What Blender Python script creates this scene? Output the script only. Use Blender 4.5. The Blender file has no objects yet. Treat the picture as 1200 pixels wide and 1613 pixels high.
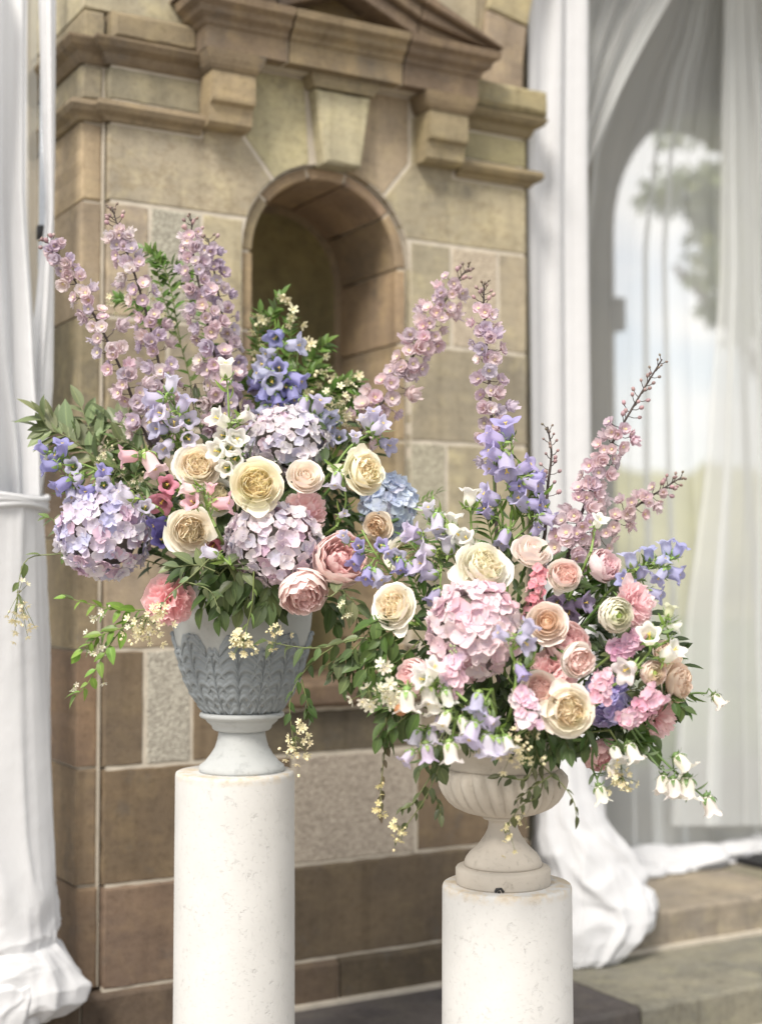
import bpy, bmesh, math, random
from mathutils import Vector, Matrix, noise
R = math.radians
rnd = random.Random(11)
scn = bpy.context.scene
COL = scn.collection

# ------------------------------------------------------------------ camera, light, exposure
FPX, HORIZON, CXP, CYP, EYE = 2307.0, 905.0, 600.0, 806.5, 1.40
PITCH = math.atan((HORIZON - CYP) / FPX)
cam = bpy.data.cameras.new('camera'); cam_o = bpy.data.objects.new('camera', cam); COL.objects.link(cam_o)
cam_o.location = (0, 0, EYE); cam_o.rotation_euler = (R(90) + PITCH, 0, 0)
cam.sensor_fit = 'VERTICAL'; cam.sensor_height = 56; cam.lens = 80.1
cam.clip_start = 0.05; cam.clip_end = 2000
cam.dof.use_dof = True; cam.dof.focus_distance = 3.08; cam.dof.aperture_fstop = 2.5
scn.camera = cam_o

w = bpy.data.worlds.new('World'); scn.world = w; w.use_nodes = True
nt = w.node_tree; N = nt.nodes; L = nt.links; N.clear()
sky = N.new('ShaderNodeTexSky'); sky.sky_type = 'NISHITA'; sky.sun_disc = False
SUN_EL, SUN_AZ = 48, -158            # azimuth from +Y, clockwise positive: behind the camera, to its left
sky.sun_elevation = R(SUN_EL); sky.sun_rotation = R(SUN_AZ); sky.dust_density = 1.5; sky.air_density = 1.0
tc = N.new('ShaderNodeTexCoord')
mp = N.new('ShaderNodeMapping'); mp.inputs['Scale'].default_value = (1, 1, 2.2); L.new(tc.outputs['Generated'], mp.inputs['Vector'])
cn = N.new('ShaderNodeTexNoise'); cn.inputs['Scale'].default_value = 2.6; cn.inputs['Detail'].default_value = 6
L.new(mp.outputs['Vector'], cn.inputs['Vector'])
cr = N.new('ShaderNodeValToRGB'); cr.color_ramp.elements[0].position = .31; cr.color_ramp.elements[1].position = .50
L.new(cn.outputs['Fac'], cr.inputs['Fac'])
b1 = N.new('ShaderNodeBackground'); b1.inputs['Strength'].default_value = .13; L.new(sky.outputs[0], b1.inputs['Color'])
b2 = N.new('ShaderNodeBackground'); b2.inputs['Color'].default_value = (1.0, .985, .96, 1); b2.inputs['Strength'].default_value = 1.0
mx = N.new('ShaderNodeMixShader'); L.new(cr.outputs['Color'], mx.inputs[0]); L.new(b1.outputs[0], mx.inputs[1]); L.new(b2.outputs[0], mx.inputs[2])
wo = N.new('ShaderNodeOutputWorld'); L.new(mx.outputs[0], wo.inputs['Surface'])

sl = bpy.data.lights.new('sun', 'SUN'); so = bpy.data.objects.new('sun', sl); COL.objects.link(so)
sl.energy = 3.5; sl.angle = R(18); sl.color = (1, .93, .83)
sd = Vector((math.sin(R(SUN_AZ)) * math.cos(R(SUN_EL)), math.cos(R(SUN_AZ)) * math.cos(R(SUN_EL)), math.sin(R(SUN_EL))))
so.rotation_euler = sd.to_track_quat('Z', 'Y').to_euler()

scn.view_settings.view_transform = 'Standard'; scn.view_settings.look = 'None'
scn.view_settings.exposure = .44; scn.view_settings.gamma = 1
scn.view_settings.use_curve_mapping = False
scn.render.engine = 'CYCLES'
scn.cycles.use_denoising = True
scn.cycles.max_bounces = 10; scn.cycles.diffuse_bounces = 6; scn.cycles.glossy_bounces = 2
scn.cycles.transparent_max_bounces = 16; scn.cycles.transmission_bounces = 4
scn.cycles.caustics_reflective = False; scn.cycles.caustics_refractive = False

# ------------------------------------------------------------------ helpers
def ray(px, py):
    u = (px - CXP) / FPX; v = (CYP - py) / FPX
    return Vector((u, math.cos(PITCH) - v * math.sin(PITCH), math.sin(PITCH) + v * math.cos(PITCH)))
def at(px, py, d):
    r = ray(px, py); return Vector((0, 0, EYE)) + r * (d / r.y)
TH = R(30); WALL_Y = 4.5
ROT = Matrix.Translation((0, WALL_Y, 0)) @ Matrix.Rotation(TH, 4, 'Z')
ROTI = ROT.inverted()
def on_wall(px, py, y=0.0):                # point in the building's own axes on the plane y behind its face
    o = ROTI @ Vector((0, 0, EYE)); r = ROTI.to_3x3() @ ray(px, py)
    return o + r * ((y - o.y) / r.y)

def mesh(name, verts, faces, mats, uvs=None, mi=None, smooth=True):
    me = bpy.data.meshes.new(name); me.from_pydata([tuple(v) for v in verts], [], faces)
    for m in (mats if isinstance(mats, (list, tuple)) else [mats]): me.materials.append(m)
    if uvs:
        ul = me.uv_layers.new(name='UVMap').data
        for lp in me.loops: ul[lp.index].uv = uvs[lp.vertex_index]
    if mi: me.polygons.foreach_set('material_index', mi)
    if smooth: me.polygons.foreach_set('use_smooth', [True] * len(me.polygons))
    me.update(); return me
def part(name, me, parent=None, m=None, color=None, kind=None, label=None):
    o = bpy.data.objects.new(name, me); COL.objects.link(o)
    if parent is not None: o.parent = parent
    if m is not None: o.matrix_basis = m
    if color is not None: o.color = (*color[:3], 1)
    if kind: o['kind'] = kind
    if label: o['label'] = label
    return o
def tag(o, label=None, cat=None, group=None, kind=None):
    if label: o['label'] = label
    if cat: o['category'] = cat
    if group: o['group'] = group
    if kind: o['kind'] = kind
    return o
def thing(name, label, cat, m=None, group=None):
    o = bpy.data.objects.new(name, None); COL.objects.link(o); o.empty_display_size = .05
    if m is not None: o.matrix_basis = m
    return tag(o, label, cat, group)
def frame(loc, z, up=(0, 0, 1), roll=0.0, s=1.0):
    z = Vector(z).normalized(); up = Vector(up)
    x = up - z * up.dot(z)
    if x.length < 1e-4: x = Vector((1, 0, 0)) - z * z.x
    x.normalize(); y = z.cross(x)
    m = Matrix((x, y, z)).transposed().to_4x4() @ Matrix.Rotation(roll, 4, 'Z')
    s = s if isinstance(s, (tuple, list)) else (s, s, s)
    return Matrix.Translation(loc) @ m @ Matrix.Diagonal((*s, 1))
def lerp(a, b, t): return tuple(x + (y - x) * t for x, y in zip(a, b))
def jit(c, a, r=rnd): 
    k = 1 + r.uniform(-a, a)
    return tuple(min(.95, max(.003, x * k * (1 + r.uniform(-a, a) * .35))) for x in c)
def catmull(P, n):
    P = [Vector(p) for p in P]
    if len(P) == 2: return [P[0].lerp(P[1], i / n) for i in range(n + 1)]
    Q = [P[0] * 2 - P[1]] + P + [P[-1] * 2 - P[-2]]; out = []
    seg = len(P) - 1
    for i in range(n + 1):
        t = i / n * seg; k = min(int(t), seg - 1); t -= k
        a, b, c, d = Q[k:k + 4]
        out.append(.5 * ((2 * b) + (c - a) * t + (2 * a - 5 * b + 4 * c - d) * t * t + (3 * b - a - 3 * c + d) * t ** 3))
    return out
class MB:
    def __init__(s): s.v = []; s.f = []; s.uv = []; s.mi = []
    def grid(s, nu, nv, fn, mi=0, closed=False):
        b = len(s.v)
        for j in range(nv + 1):
            for i in range(nu + (0 if closed else 1)):
                u = i / nu; v = j / nv
                s.v.append(Vector(fn(u, v))); s.uv.append((u, v))
        n = nu if closed else nu + 1
        for j in range(nv):
            for i in range(nu):
                a = b + j * n + i; c = b + j * n + (i + 1) % n
                s.f.append((a, c, c + n, a + n)); s.mi.append(mi)
        return s
    def tube(s, pts, r0, r1=None, k=5, mi=0):
        if r1 is None: r1 = r0
        pts = [Vector(p) for p in pts]; b = len(s.v); x = None
        for i, p in enumerate(pts):
            t = (pts[min(i + 1, len(pts) - 1)] - pts[max(i - 1, 0)])
            if t.length < 1e-9: t = Vector((0, 0, 1))
            t.normalize()
            if x is None: x = t.orthogonal()
            x = (x - t * x.dot(t)).normalized(); y = t.cross(x)
            r = r0 + (r1 - r0) * i / max(1, len(pts) - 1)
            for j in range(k):
                a = 2 * math.pi * j / k
                s.v.append(p + x * (r * math.cos(a)) + y * (r * math.sin(a))); s.uv.append((j / k, i / max(1, len(pts) - 1)))
        for i in range(len(pts) - 1):
            for j in range(k):
                s.f.append((b + i * k + j, b + i * k + (j + 1) % k, b + (i + 1) * k + (j + 1) % k, b + (i + 1) * k + j)); s.mi.append(mi)
        s.f.append(tuple(b + (len(pts) - 1) * k + j for j in range(k))); s.mi.append(mi)
        return s
    def lathe(s, prof, n, mi=0, mod=None):
        b = len(s.v)
        for j, (r, z) in enumerate(prof):
            for i in range(n):
                a = 2 * math.pi * i / n; rr = r * (mod(a, z) if mod else 1)
                s.v.append(Vector((rr * math.cos(a), rr * math.sin(a), z))); s.uv.append((i / n, j / len(prof)))
        for j in range(len(prof) - 1):
            for i in range(n):
                s.f.append((b + j * n + i, b + j * n + (i + 1) % n, b + (j + 1) * n + (i + 1) % n, b + (j + 1) * n + i)); s.mi.append(mi)
        s.f.append(tuple(reversed([b + i for i in range(n)]))); s.mi.append(mi)
        s.f.append(tuple(b + (len(prof) - 1) * n + i for i in range(n))); s.mi.append(mi)
        return s
    def ball(s, c, r, mi=0, n=6, sz=1.0, m=None):
        b = len(s.v); c = Vector(c); rows = max(3, n // 2)
        for j in range(rows + 1):
            for i in range(n):
                a = 2 * math.pi * i / n; h = math.pi * j / rows
                p = Vector((r * math.sin(h) * math.cos(a), r * math.sin(h) * math.sin(a), -r * sz * math.cos(h)))
                s.v.append(c + (m @ p if m else p)); s.uv.append((i / n, j / rows))
        for j in range(rows):
            for i in range(n):
                s.f.append((b + j * n + i, b + j * n + (i + 1) % n, b + (j + 1) * n + (i + 1) % n, b + (j + 1) * n + i)); s.mi.append(mi)
        return s
    def box(s, a, b_, mi=0):
        k = len(s.v); (x0, y0, z0), (x1, y1, z1) = a, b_
        for p in ((x0, y0, z0), (x1, y0, z0), (x1, y1, z0), (x0, y1, z0), (x0, y0, z1), (x1, y0, z1), (x1, y1, z1), (x0, y1, z1)):
            s.v.append(Vector(p)); s.uv.append((0, 0))
        for q in ((0, 3, 2, 1), (4, 5, 6, 7), (0, 1, 5, 4), (1, 2, 6, 5), (2, 3, 7, 6), (3, 0, 4, 7)):
            s.f.append(tuple(k + i for i in q)); s.mi.append(mi)
        return s
    def add(s, other_v, other_f, m, mi=0, uv=None):
        b = len(s.v)
        s.v += [m @ Vector(p) for p in other_v]; s.uv += (uv or [(0, 0)] * len(other_v))
        for f in other_f: s.f.append(tuple(b + i for i in f)); s.mi.append(mi)
        return s
    def me(s, name, mats, smooth=True): return mesh(name, s.v, s.f, mats, s.uv, s.mi, smooth)

# ------------------------------------------------------------------ materials
def newmat(name):
    m = bpy.data.materials.new(name); m.use_nodes = True; nt = m.node_tree; nt.nodes.clear()
    out = nt.nodes.new('ShaderNodeOutputMaterial'); return m, nt, out
def nd(nt, t, **kw):
    n = nt.nodes.new(t)
    for k, v in kw.items():
        if k in n.inputs: n.inputs[k].default_value = v
        else: setattr(n, k, v)
    return n
def mixc(nt, fac, a, b, mode='MIX'):
    n = nt.nodes.new('ShaderNodeMix'); n.data_type = 'RGBA'; n.blend_type = mode
    for s, v in ((n.inputs[0], fac), (n.inputs[6], a), (n.inputs[7], b)):
        if isinstance(v, bpy.types.NodeSocket): nt.links.new(v, s)
        elif isinstance(v, (int, float)): s.default_value = v
        else: s.default_value = (*v[:3], 1)
    return n.outputs[2]
def ramp(nt, src, p0, p1, c0=(0, 0, 0), c1=(1, 1, 1)):
    n = nt.nodes.new('ShaderNodeValToRGB'); e = n.color_ramp.elements
    e[0].position, e[1].position = p0, p1; e[0].color = (*c0, 1); e[1].color = (*c1, 1)
    nt.links.new(src, n.inputs[0]); return n.outputs[0]
def objcolor(nt): return nt.nodes.new('ShaderNodeObjectInfo').outputs['Color']

def petal_mat(name, base_tint=(1, 1, 1), transl=.32, vein=.12, rough=.55, basemix=.5):
    m, nt, out = newmat(name); l = nt.links
    c = objcolor(nt); tc = nd(nt, 'ShaderNodeTexCoord')
    sep = nd(nt, 'ShaderNodeSeparateXYZ'); l.new(tc.outputs['UV'], sep.inputs[0])
    f = ramp(nt, sep.outputs[1], 0.0, .75, (basemix,) * 3, (0, 0, 0))
    tint = mixc(nt, 1.0, c, base_tint, 'MULTIPLY'); col = mixc(nt, f, c, tint)
    mpn = nd(nt, 'ShaderNodeMapping'); mpn.inputs['Scale'].default_value = (26, 3, 1); l.new(tc.outputs['UV'], mpn.inputs[0])
    nz = nd(nt, 'ShaderNodeTexNoise', Scale=1.0, Detail=3.0); l.new(mpn.outputs[0], nz.inputs['Vector'])
    col = mixc(nt, ramp(nt, nz.outputs['Fac'], .35, .8, (0, 0, 0), (vein,) * 3), col, mixc(nt, 1.0, col, (.8, .66, .7), 'MULTIPLY'))
    p = nd(nt, 'ShaderNodeBsdfPrincipled', Roughness=rough); l.new(col, p.inputs['Base Color'])
    p.inputs['Specular IOR Level'].default_value = .25
    bp = nd(nt, 'ShaderNodeBump', Strength=.18, Distance=.002); l.new(nz.outputs['Fac'], bp.inputs['Height']); l.new(bp.outputs[0], p.inputs['Normal'])
    t = nd(nt, 'ShaderNodeBsdfTranslucent'); l.new(col, t.inputs['Color'])
    mx = nd(nt, 'ShaderNodeMixShader'); mx.inputs[0].default_value = transl
    l.new(p.outputs[0], mx.inputs[1]); l.new(t.outputs[0], mx.inputs[2]); l.new(mx.outputs[0], out.inputs[0]); return m
def leaf_mat(name, transl=.16, rough=.42):
    m, nt, out = newmat(name); l = nt.links
    c = objcolor(nt); tc = nd(nt, 'ShaderNodeTexCoord')
    sep = nd(nt, 'ShaderNodeSeparateXYZ'); l.new(tc.outputs['UV'], sep.inputs[0])
    a = nd(nt, 'ShaderNodeMath', operation='SUBTRACT'); l.new(sep.outputs[0], a.inputs[0]); a.inputs[1].default_value = .5
    b = nd(nt, 'ShaderNodeMath', operation='ABSOLUTE'); l.new(a.outputs[0], b.inputs[0])
    rib = ramp(nt, b.outputs[0], .0, .07, (.55,) * 3, (0, 0, 0))
    nz = nd(nt, 'ShaderNodeTexNoise', Scale=60.0, Detail=3.0); l.new(tc.outputs['Object'], nz.inputs['Vector'])
    col = mixc(nt, nz.outputs['Fac'], mixc(nt, 1, c, (.72, .75, .7), 'MULTIPLY'), mixc(nt, 1, c, (1.3, 1.28, 1.2), 'MULTIPLY'))
    col = mixc(nt, rib, col, mixc(nt, 1, c, (1.9, 1.8, 1.5), 'MULTIPLY'))
    geo = nd(nt, 'ShaderNodeNewGeometry')
    col = mixc(nt, geo.outputs['Backfacing'], col, mixc(nt, .55, col, (.22, .27, .2)))
    p = nd(nt, 'ShaderNodeBsdfPrincipled', Roughness=rough); l.new(col, p.inputs['Base Color'])
    p.inputs['Specular IOR Level'].default_value = .4
    t = nd(nt, 'ShaderNodeBsdfTranslucent'); l.new(mixc(nt, 1, col, (1.5, 1.7, .8), 'MULTIPLY'), t.inputs['Color'])
    mx = nd(nt, 'ShaderNodeMixShader'); mx.inputs[0].default_value = transl
    l.new(p.outputs[0], mx.inputs[1]); l.new(t.outputs[0], mx.inputs[2]); l.new(mx.outputs[0], out.inputs[0]); return m
def plain_mat(name, col, rough=.6, var=.15, scale=40, metal=0.0, use_obj=False, bump=.0, transl=0):
    m, nt, out = newmat(name); l = nt.links
    tc = nd(nt, 'ShaderNodeTexCoord'); nz = nd(nt, 'ShaderNodeTexNoise', Scale=float(scale), Detail=4.0); l.new(tc.outputs['Object'], nz.inputs['Vector'])
    c = objcolor(nt) if use_obj else col
    cc = mixc(nt, nz.outputs['Fac'], mixc(nt, 1, c, (1 - var,) * 3, 'MULTIPLY'), mixc(nt, 1, c, (1 + var,) * 3, 'MULTIPLY'))
    p = nd(nt, 'ShaderNodeBsdfPrincipled', Roughness=rough, Metallic=metal); l.new(cc, p.inputs['Base Color'])
    if bump:
        bp = nd(nt, 'ShaderNodeBump', Strength=bump, Distance=.004); l.new(nz.outputs['Fac'], bp.inputs['Height']); l.new(bp.outputs[0], p.inputs['Normal'])
    l.new(p.outputs[0], out.inputs[0]); return m
def stone_mat(name, pebbly=False, vein=False):
    m, nt, out = newmat(name); l = nt.links
    c = objcolor(nt); tc = nd(nt, 'ShaderNodeTexCoord'); info = nd(nt, 'ShaderNodeObjectInfo')
    off = nd(nt, 'ShaderNodeVectorMath', operation='ADD'); l.new(tc.outputs['Object'], off.inputs[0])
    mul = nd(nt, 'ShaderNodeMath', operation='MULTIPLY'); l.new(info.outputs['Random'], mul.inputs[0]); mul.inputs[1].default_value = 37.0
    l.new(mul.outputs[0], off.inputs[1]); V = off.outputs[0]
    def noise_(scale, detail=5.0, sc=(1, 1, 1), rough=.55):
        q = nd(nt, 'ShaderNodeMapping'); q.inputs['Scale'].default_value = sc; l.new(V, q.inputs[0])
        n = nd(nt, 'ShaderNodeTexNoise', Scale=float(scale), Detail=detail, Roughness=rough); l.new(q.outputs[0], n.inputs['Vector']); return n.outputs['Fac']
    big = noise_(3.2, 4); mid = noise_(14, 6); fine = noise_(170, 3); streak = noise_(9, 5, (1, 1, .22))
    col = mixc(nt, ramp(nt, big, .3, .7), mixc(nt, 1, c, (.78, .78, .8), 'MULTIPLY'), mixc(nt, 1, c, (1.18, 1.13, 1.02), 'MULTIPLY'))
    col = mixc(nt, ramp(nt, streak, .45, .75, (0,) * 3, (.7,) * 3), col, mixc(nt, 1, c, (.62, .6, .58), 'MULTIPLY'))
    col = mixc(nt, ramp(nt, mid, .5, .7, (0,) * 3, (.65,) * 3), col, mixc(nt, 1, c, (1.25, 1.22, 1.05), 'MULTIPLY'))
    col = mixc(nt, ramp(nt, fine, .4, .7, (0,) * 3, (.4,) * 3), col, mixc(nt, 1, col, (.72, .71, .7), 'MULTIPLY'))
    lich = noise_(5.5, 7, (1, 1, 1), .7)
    col = mixc(nt, ramp(nt, lich, .57, .7, (0,) * 3, (.55,) * 3), col, (.1, .095, .09))
    chip = noise_(48, 9, (1, 1, 1), .78); bed = noise_(20, 6, (.35, .35, 2.2), .6)
    col = mixc(nt, ramp(nt, chip, .5, .64, (0,) * 3, (.55,) * 3), col, mixc(nt, 1, col, (.6, .58, .56), 'MULTIPLY'))
    col = mixc(nt, ramp(nt, bed, .46, .62, (0,) * 3, (.4,) * 3), col, mixc(nt, 1, col, (1.22, 1.2, 1.16), 'MULTIPLY'))
    run = noise_(26, 4, (1, 1, .06), .5)
    col = mixc(nt, ramp(nt, run, .56, .72, (0,) * 3, (.4,) * 3), col, mixc(nt, 1, col, (.6, .59, .58), 'MULTIPLY'))
    h = chip
    if vein:
        wv = noise_(7, 8, (1, 1, 1.6), .6)
        a = nd(nt, 'ShaderNodeMath', operation='SUBTRACT'); l.new(wv, a.inputs[0]); a.inputs[1].default_value = .5
        b = nd(nt, 'ShaderNodeMath', operation='ABSOLUTE'); l.new(a.outputs[0], b.inputs[0])
        col = mixc(nt, ramp(nt, b.outputs[0], .0, .02, (.55,) * 3, (0,) * 3), col, mixc(nt, 1, c, (.55, .48, .4), 'MULTIPLY'))
    if pebbly:
        vo = nd(nt, 'ShaderNodeTexVoronoi', Scale=150.0); l.new(V, vo.inputs['Vector'])
        sp = nd(nt, 'ShaderNodeSeparateColor'); l.new(vo.outputs['Color'], sp.inputs[0])
        col = mixc(nt, ramp(nt, sp.outputs[0], .1, .95), mixc(nt, 1, c, (.78, .76, .74), 'MULTIPLY'), mixc(nt, 1, c, (1.25, 1.25, 1.22), 'MULTIPLY'))
        inv = nd(nt, 'ShaderNodeMath', operation='SUBTRACT'); inv.inputs[0].default_value = 1.0; l.new(vo.outputs['Distance'], inv.inputs[1]); h = inv.outputs[0]
    p = nd(nt, 'ShaderNodeBsdfPrincipled', Roughness=.85); l.new(col, p.inputs['Base Color']); p.inputs['Specular IOR Level'].default_value = .2
    bp = nd(nt, 'ShaderNodeBump', Strength=.5 if pebbly else .55, Distance=.006 if pebbly else .004); l.new(h, bp.inputs['Height'])
    bp2 = nd(nt, 'ShaderNodeBump', Strength=.35, Distance=.01); l.new(mid, bp2.inputs['Height']); l.new(bp.outputs[0], bp2.inputs['Normal']); l.new(bp2.outputs[0], p.inputs['Normal'])
    l.new(p.outputs[0], out.inputs[0]); return m
def fabric_mat(name, col, opacity=1.0, transl=.4):
    m, nt, out = newmat(name); l = nt.links
    tc = nd(nt, 'ShaderNodeTexCoord')
    d = nd(nt, 'ShaderNodeBsdfDiffuse'); d.inputs['Color'].default_value = (*col, 1)
    nz = nd(nt, 'ShaderNodeTexNoise', Scale=420.0, Detail=2.0); l.new(tc.outputs['Object'], nz.inputs['Vector'])
    n2 = nd(nt, 'ShaderNodeTexNoise', Scale=14.0, Detail=4.0); l.new(tc.outputs['Object'], n2.inputs['Vector'])
    bp = nd(nt, 'ShaderNodeBump', Strength=.12, Distance=.002); l.new(nz.outputs['Fac'], bp.inputs['Height'])
    bp2 = nd(nt, 'ShaderNodeBump', Strength=.3, Distance=.012); l.new(n2.outputs['Fac'], bp2.inputs['Height']); l.new(bp.outputs[0], bp2.inputs['Normal']); l.new(bp2.outputs[0], d.inputs['Normal'])
    t = nd(nt, 'ShaderNodeBsdfTranslucent'); t.inputs['Color'].default_value = (*col, 1)
    mx = nd(nt, 'ShaderNodeMixShader'); mx.inputs[0].default_value = transl; l.new(d.outputs[0], mx.inputs[1]); l.new(t.outputs[0], mx.inputs[2])
    o = mx.outputs[0]
    if opacity < 1:
        tr = nd(nt, 'ShaderNodeBsdfTransparent'); m2 = nd(nt, 'ShaderNodeMixShader'); m2.inputs[0].default_value = opacity
        l.new(tr.outputs[0], m2.inputs[1]); l.new(o, m2.inputs[2]); o = m2.outputs[0]
    l.new(o, out.inputs[0]); return m
def plaster_mat(name, col, pits=True, dirt=(.55, .47, .36), dirt_z=None):
    m, nt, out = newmat(name); l = nt.links
    tc = nd(nt, 'ShaderNodeTexCoord'); V = tc.outputs['Object']
    n1 = nd(nt, 'ShaderNodeTexNoise', Scale=9.0, Detail=5.0); l.new(V, n1.inputs['Vector'])
    n2 = nd(nt, 'ShaderNodeTexNoise', Scale=140.0, Detail=4.0, Roughness=.7); l.new(V, n2.inputs['Vector'])
    n3 = nd(nt, 'ShaderNodeTexNoise', Scale=34.0, Detail=6.0, Roughness=.7); l.new(V, n3.inputs['Vector'])
    k = tuple(c * .93 for c in col)
    cc = mixc(nt, ramp(nt, n1.outputs['Fac'], .35, .7), col, k)
    cc = mixc(nt, ramp(nt, n2.outputs['Fac'], .61, .7, (0,) * 3, (.4,) * 3), cc, tuple(c * .7 for c in col))
    cc = mixc(nt, ramp(nt, n3.outputs['Fac'], .58, .72, (0,) * 3, (.5,) * 3), cc, tuple(c * .78 for c in col))
    if dirt_z:
        sp = nd(nt, 'ShaderNodeSeparateXYZ'); l.new(V, sp.inputs[0])
        a = ramp(nt, n3.outputs['Fac'], .42, .6)
        zz = nd(nt, 'ShaderNodeMapRange'); zz.inputs['From Min'].default_value = dirt_z - .022; zz.inputs['From Max'].default_value = dirt_z; l.new(sp.outputs[2], zz.inputs[0])
        mu = nd(nt, 'ShaderNodeMath', operation='MULTIPLY'); l.new(a, mu.inputs[0]); l.new(zz.outputs[0], mu.inputs[1])
        cc = mixc(nt, mu.outputs[0], cc, dirt)
    p = nd(nt, 'ShaderNodeBsdfPrincipled', Roughness=.8); l.new(cc, p.inputs['Base Color']); p.inputs['Specular IOR Level'].default_value = .2
    pit = ramp(nt, n2.outputs['Fac'], .58, .7, (1,) * 3, (0,) * 3)
    pit2 = ramp(nt, n3.outputs['Fac'], .6, .72, (1,) * 3, (0,) * 3)
    bp = nd(nt, 'ShaderNodeBump', Strength=.35, Distance=.003); l.new(pit, bp.inputs['Height'])
    bp2 = nd(nt, 'ShaderNodeBump', Strength=.4, Distance=.004); l.new(pit2, bp2.inputs['Height']); l.new(bp.outputs[0], bp2.inputs['Normal']); l.new(bp2.outputs[0], p.inputs['Normal'])
    l.new(p.outputs[0], out.inputs[0]); return m

M_STONE = stone_mat('sandstone'); M_VEIN = stone_mat('veined_sandstone', vein=True); M_PEB = stone_mat('pebbly_stone', pebbly=True)
M_MORTAR = plain_mat('mortar', (.47, .425, .355), .9, .3, 22, bump=.5)
M_FAB = fabric_mat('white_voile', (.72, .73, .755), 1, .26)
M_SHEER = fabric_mat('sheer_voile', (.82, .845, .85), .48, .4)
M_SHEER2 = fabric_mat('sheer_voile_doubled', (.82, .84, .84), .60, .4)

M_URN_G = plaster_mat('grey_cast_stone', (.42, .44, .44))
M_URN_F = plaster_mat('pale_cast_stone', (.47, .49, .495)); M_URN_T = plaster_mat('buff_cast_stone', (.51, .47, .415))
M_PETAL = petal_mat('petal', (1.0, .95, .84), .26, .05); M_PINK = petal_mat('pink_petal', (1.0, .9, .91), .38, .05)
M_FLORET = petal_mat('floret_petal', (.86, .87, 1.0), .34, .2, .6, .7)
M_BELL = petal_mat('bell_petal', (1.18, 1.18, 1.08), .46, .16, .5, .8)
M_LEAF = leaf_mat('leaf'); M_STEM = plain_mat('stem', (.1, .2, .05), .5, .2, 60, use_obj=True)
M_CREAM = plain_mat('cream_centre', (.80, .72, .42), .6, .15, 90)
M_YEL = plain_mat('yellow_stamen', (.72, .55, .12), .6, .2, 90)
M_BLOS = petal_mat('blossom', (1, .95, .75), .3, .1)
M_BUD = plain_mat('bud', (.3, .2, .2), .55, .2, 90, use_obj=True)
# ------------------------------------------------------------------ ground and steps
def plane(name, x0, x1, y0, y1, z, mat, kind='structure', n=1):
    b = MB(); b.grid(n, n, lambda u, v: (x0 + (x1 - x0) * u, y0 + (y1 - y0) * v, z)); o = part(name, b.me(name, mat)); tag(o, kind=kind); return o
M_GRAVEL = plain_mat('gravel', (.34, .31, .27), .95, .35, 70, bump=.5)
M_LAWN = plain_mat('lawn', (.10, .13, .035), .9, .4, 3, bump=.3)
plane('ground', -400, 400, -200, 7.2, 0, M_GRAVEL)
plane('lawn', -400, 400, 7.204, 900, 0, M_LAWN)

def inset(poly, d):
    n = len(poly); out = []
    area = sum(poly[i][0] * poly[(i + 1) % n][1] - poly[(i + 1) % n][0] * poly[i][1] for i in range(n))
    sg = 1 if area > 0 else -1
    for i in range(n):
        a = Vector(poly[i - 1]); b = Vector(poly[i]); c = Vector(poly[(i + 1) % n])
        e1 = (b - a).normalized(); e2 = (c - b).normalized()
        n1 = Vector((-e1.y, e1.x)) * sg; n2 = Vector((-e2.y, e2.x)) * sg
        k = max(.35, 1 + n1.dot(n2)); out.append(tuple(b + (n1 + n2) * (d / k)))
    if area < 0: out.reverse()
    return out
def block(poly, t, depth, gap=.004, ch=.005):
    """a stone: outline in (s, z), its face t in front of the wall plane, with worn arrises"""
    r = random.Random(int(abs(poly[0][0]) * 7919 + abs(poly[0][1]) * 104729 + len(poly)))
    if ch > .0045 and len(poly) < 12:                      # worn, slightly wandering arrises
        pp = []
        for i, a in enumerate(poly):
            b_ = poly[(i + 1) % len(poly)]; L_ = math.hypot(b_[0] - a[0], b_[1] - a[1]); k = max(1, int(L_ / .035))
            for j in range(k): pp.append((a[0] + (b_[0] - a[0]) * j / k, a[1] + (b_[1] - a[1]) * j / k))
        q = [(x + r.gauss(0, .0011), z + r.gauss(0, .0011)) for x, z in inset(pp, gap)]
        f = [(x + r.gauss(0, .0013), z + r.gauss(0, .0013)) for x, z in inset(pp, gap + ch)]
    else: q = inset(poly, gap); f = inset(q, ch)
    n = len(q); v = []
    for p in f: v.append((p[0], -t, p[1]))
    for p in q: v.append((p[0], -t + ch, p[1]))
    for p in q: v.append((p[0], -t + depth, p[1]))
    faces = [tuple(range(n))]
    for k in (0, 1):
        for i in range(n): j = (i + 1) % n; faces.append((k * n + i, (k + 1) * n + i, (k + 1) * n + j, k * n + j))
    faces.append(tuple(reversed(range(2 * n, 3 * n))))
    return v, faces
def recalc(me):
    bm = bmesh.new(); bm.from_mesh(me); bmesh.ops.recalc_face_normals(bm, faces=bm.faces); bm.to_mesh(me); bm.free(); return me
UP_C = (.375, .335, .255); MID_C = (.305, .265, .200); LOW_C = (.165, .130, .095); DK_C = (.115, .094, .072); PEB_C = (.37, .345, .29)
def stone(parent, poly, t=0.0, depth=.12, c=UP_C, mat=None, name='stone', var=.12, gap=.004, ch=.005):
    v, f = block(poly, t, depth, gap, ch)
    return part(name, recalc(mesh(name, v, f, mat or M_STONE, smooth=False)), parent, color=jit(c, var))
def rect(s0, s1, z0, z1): return [(s0, z0), (s1, z0), (s1, z1), (s0, z1)]
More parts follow.
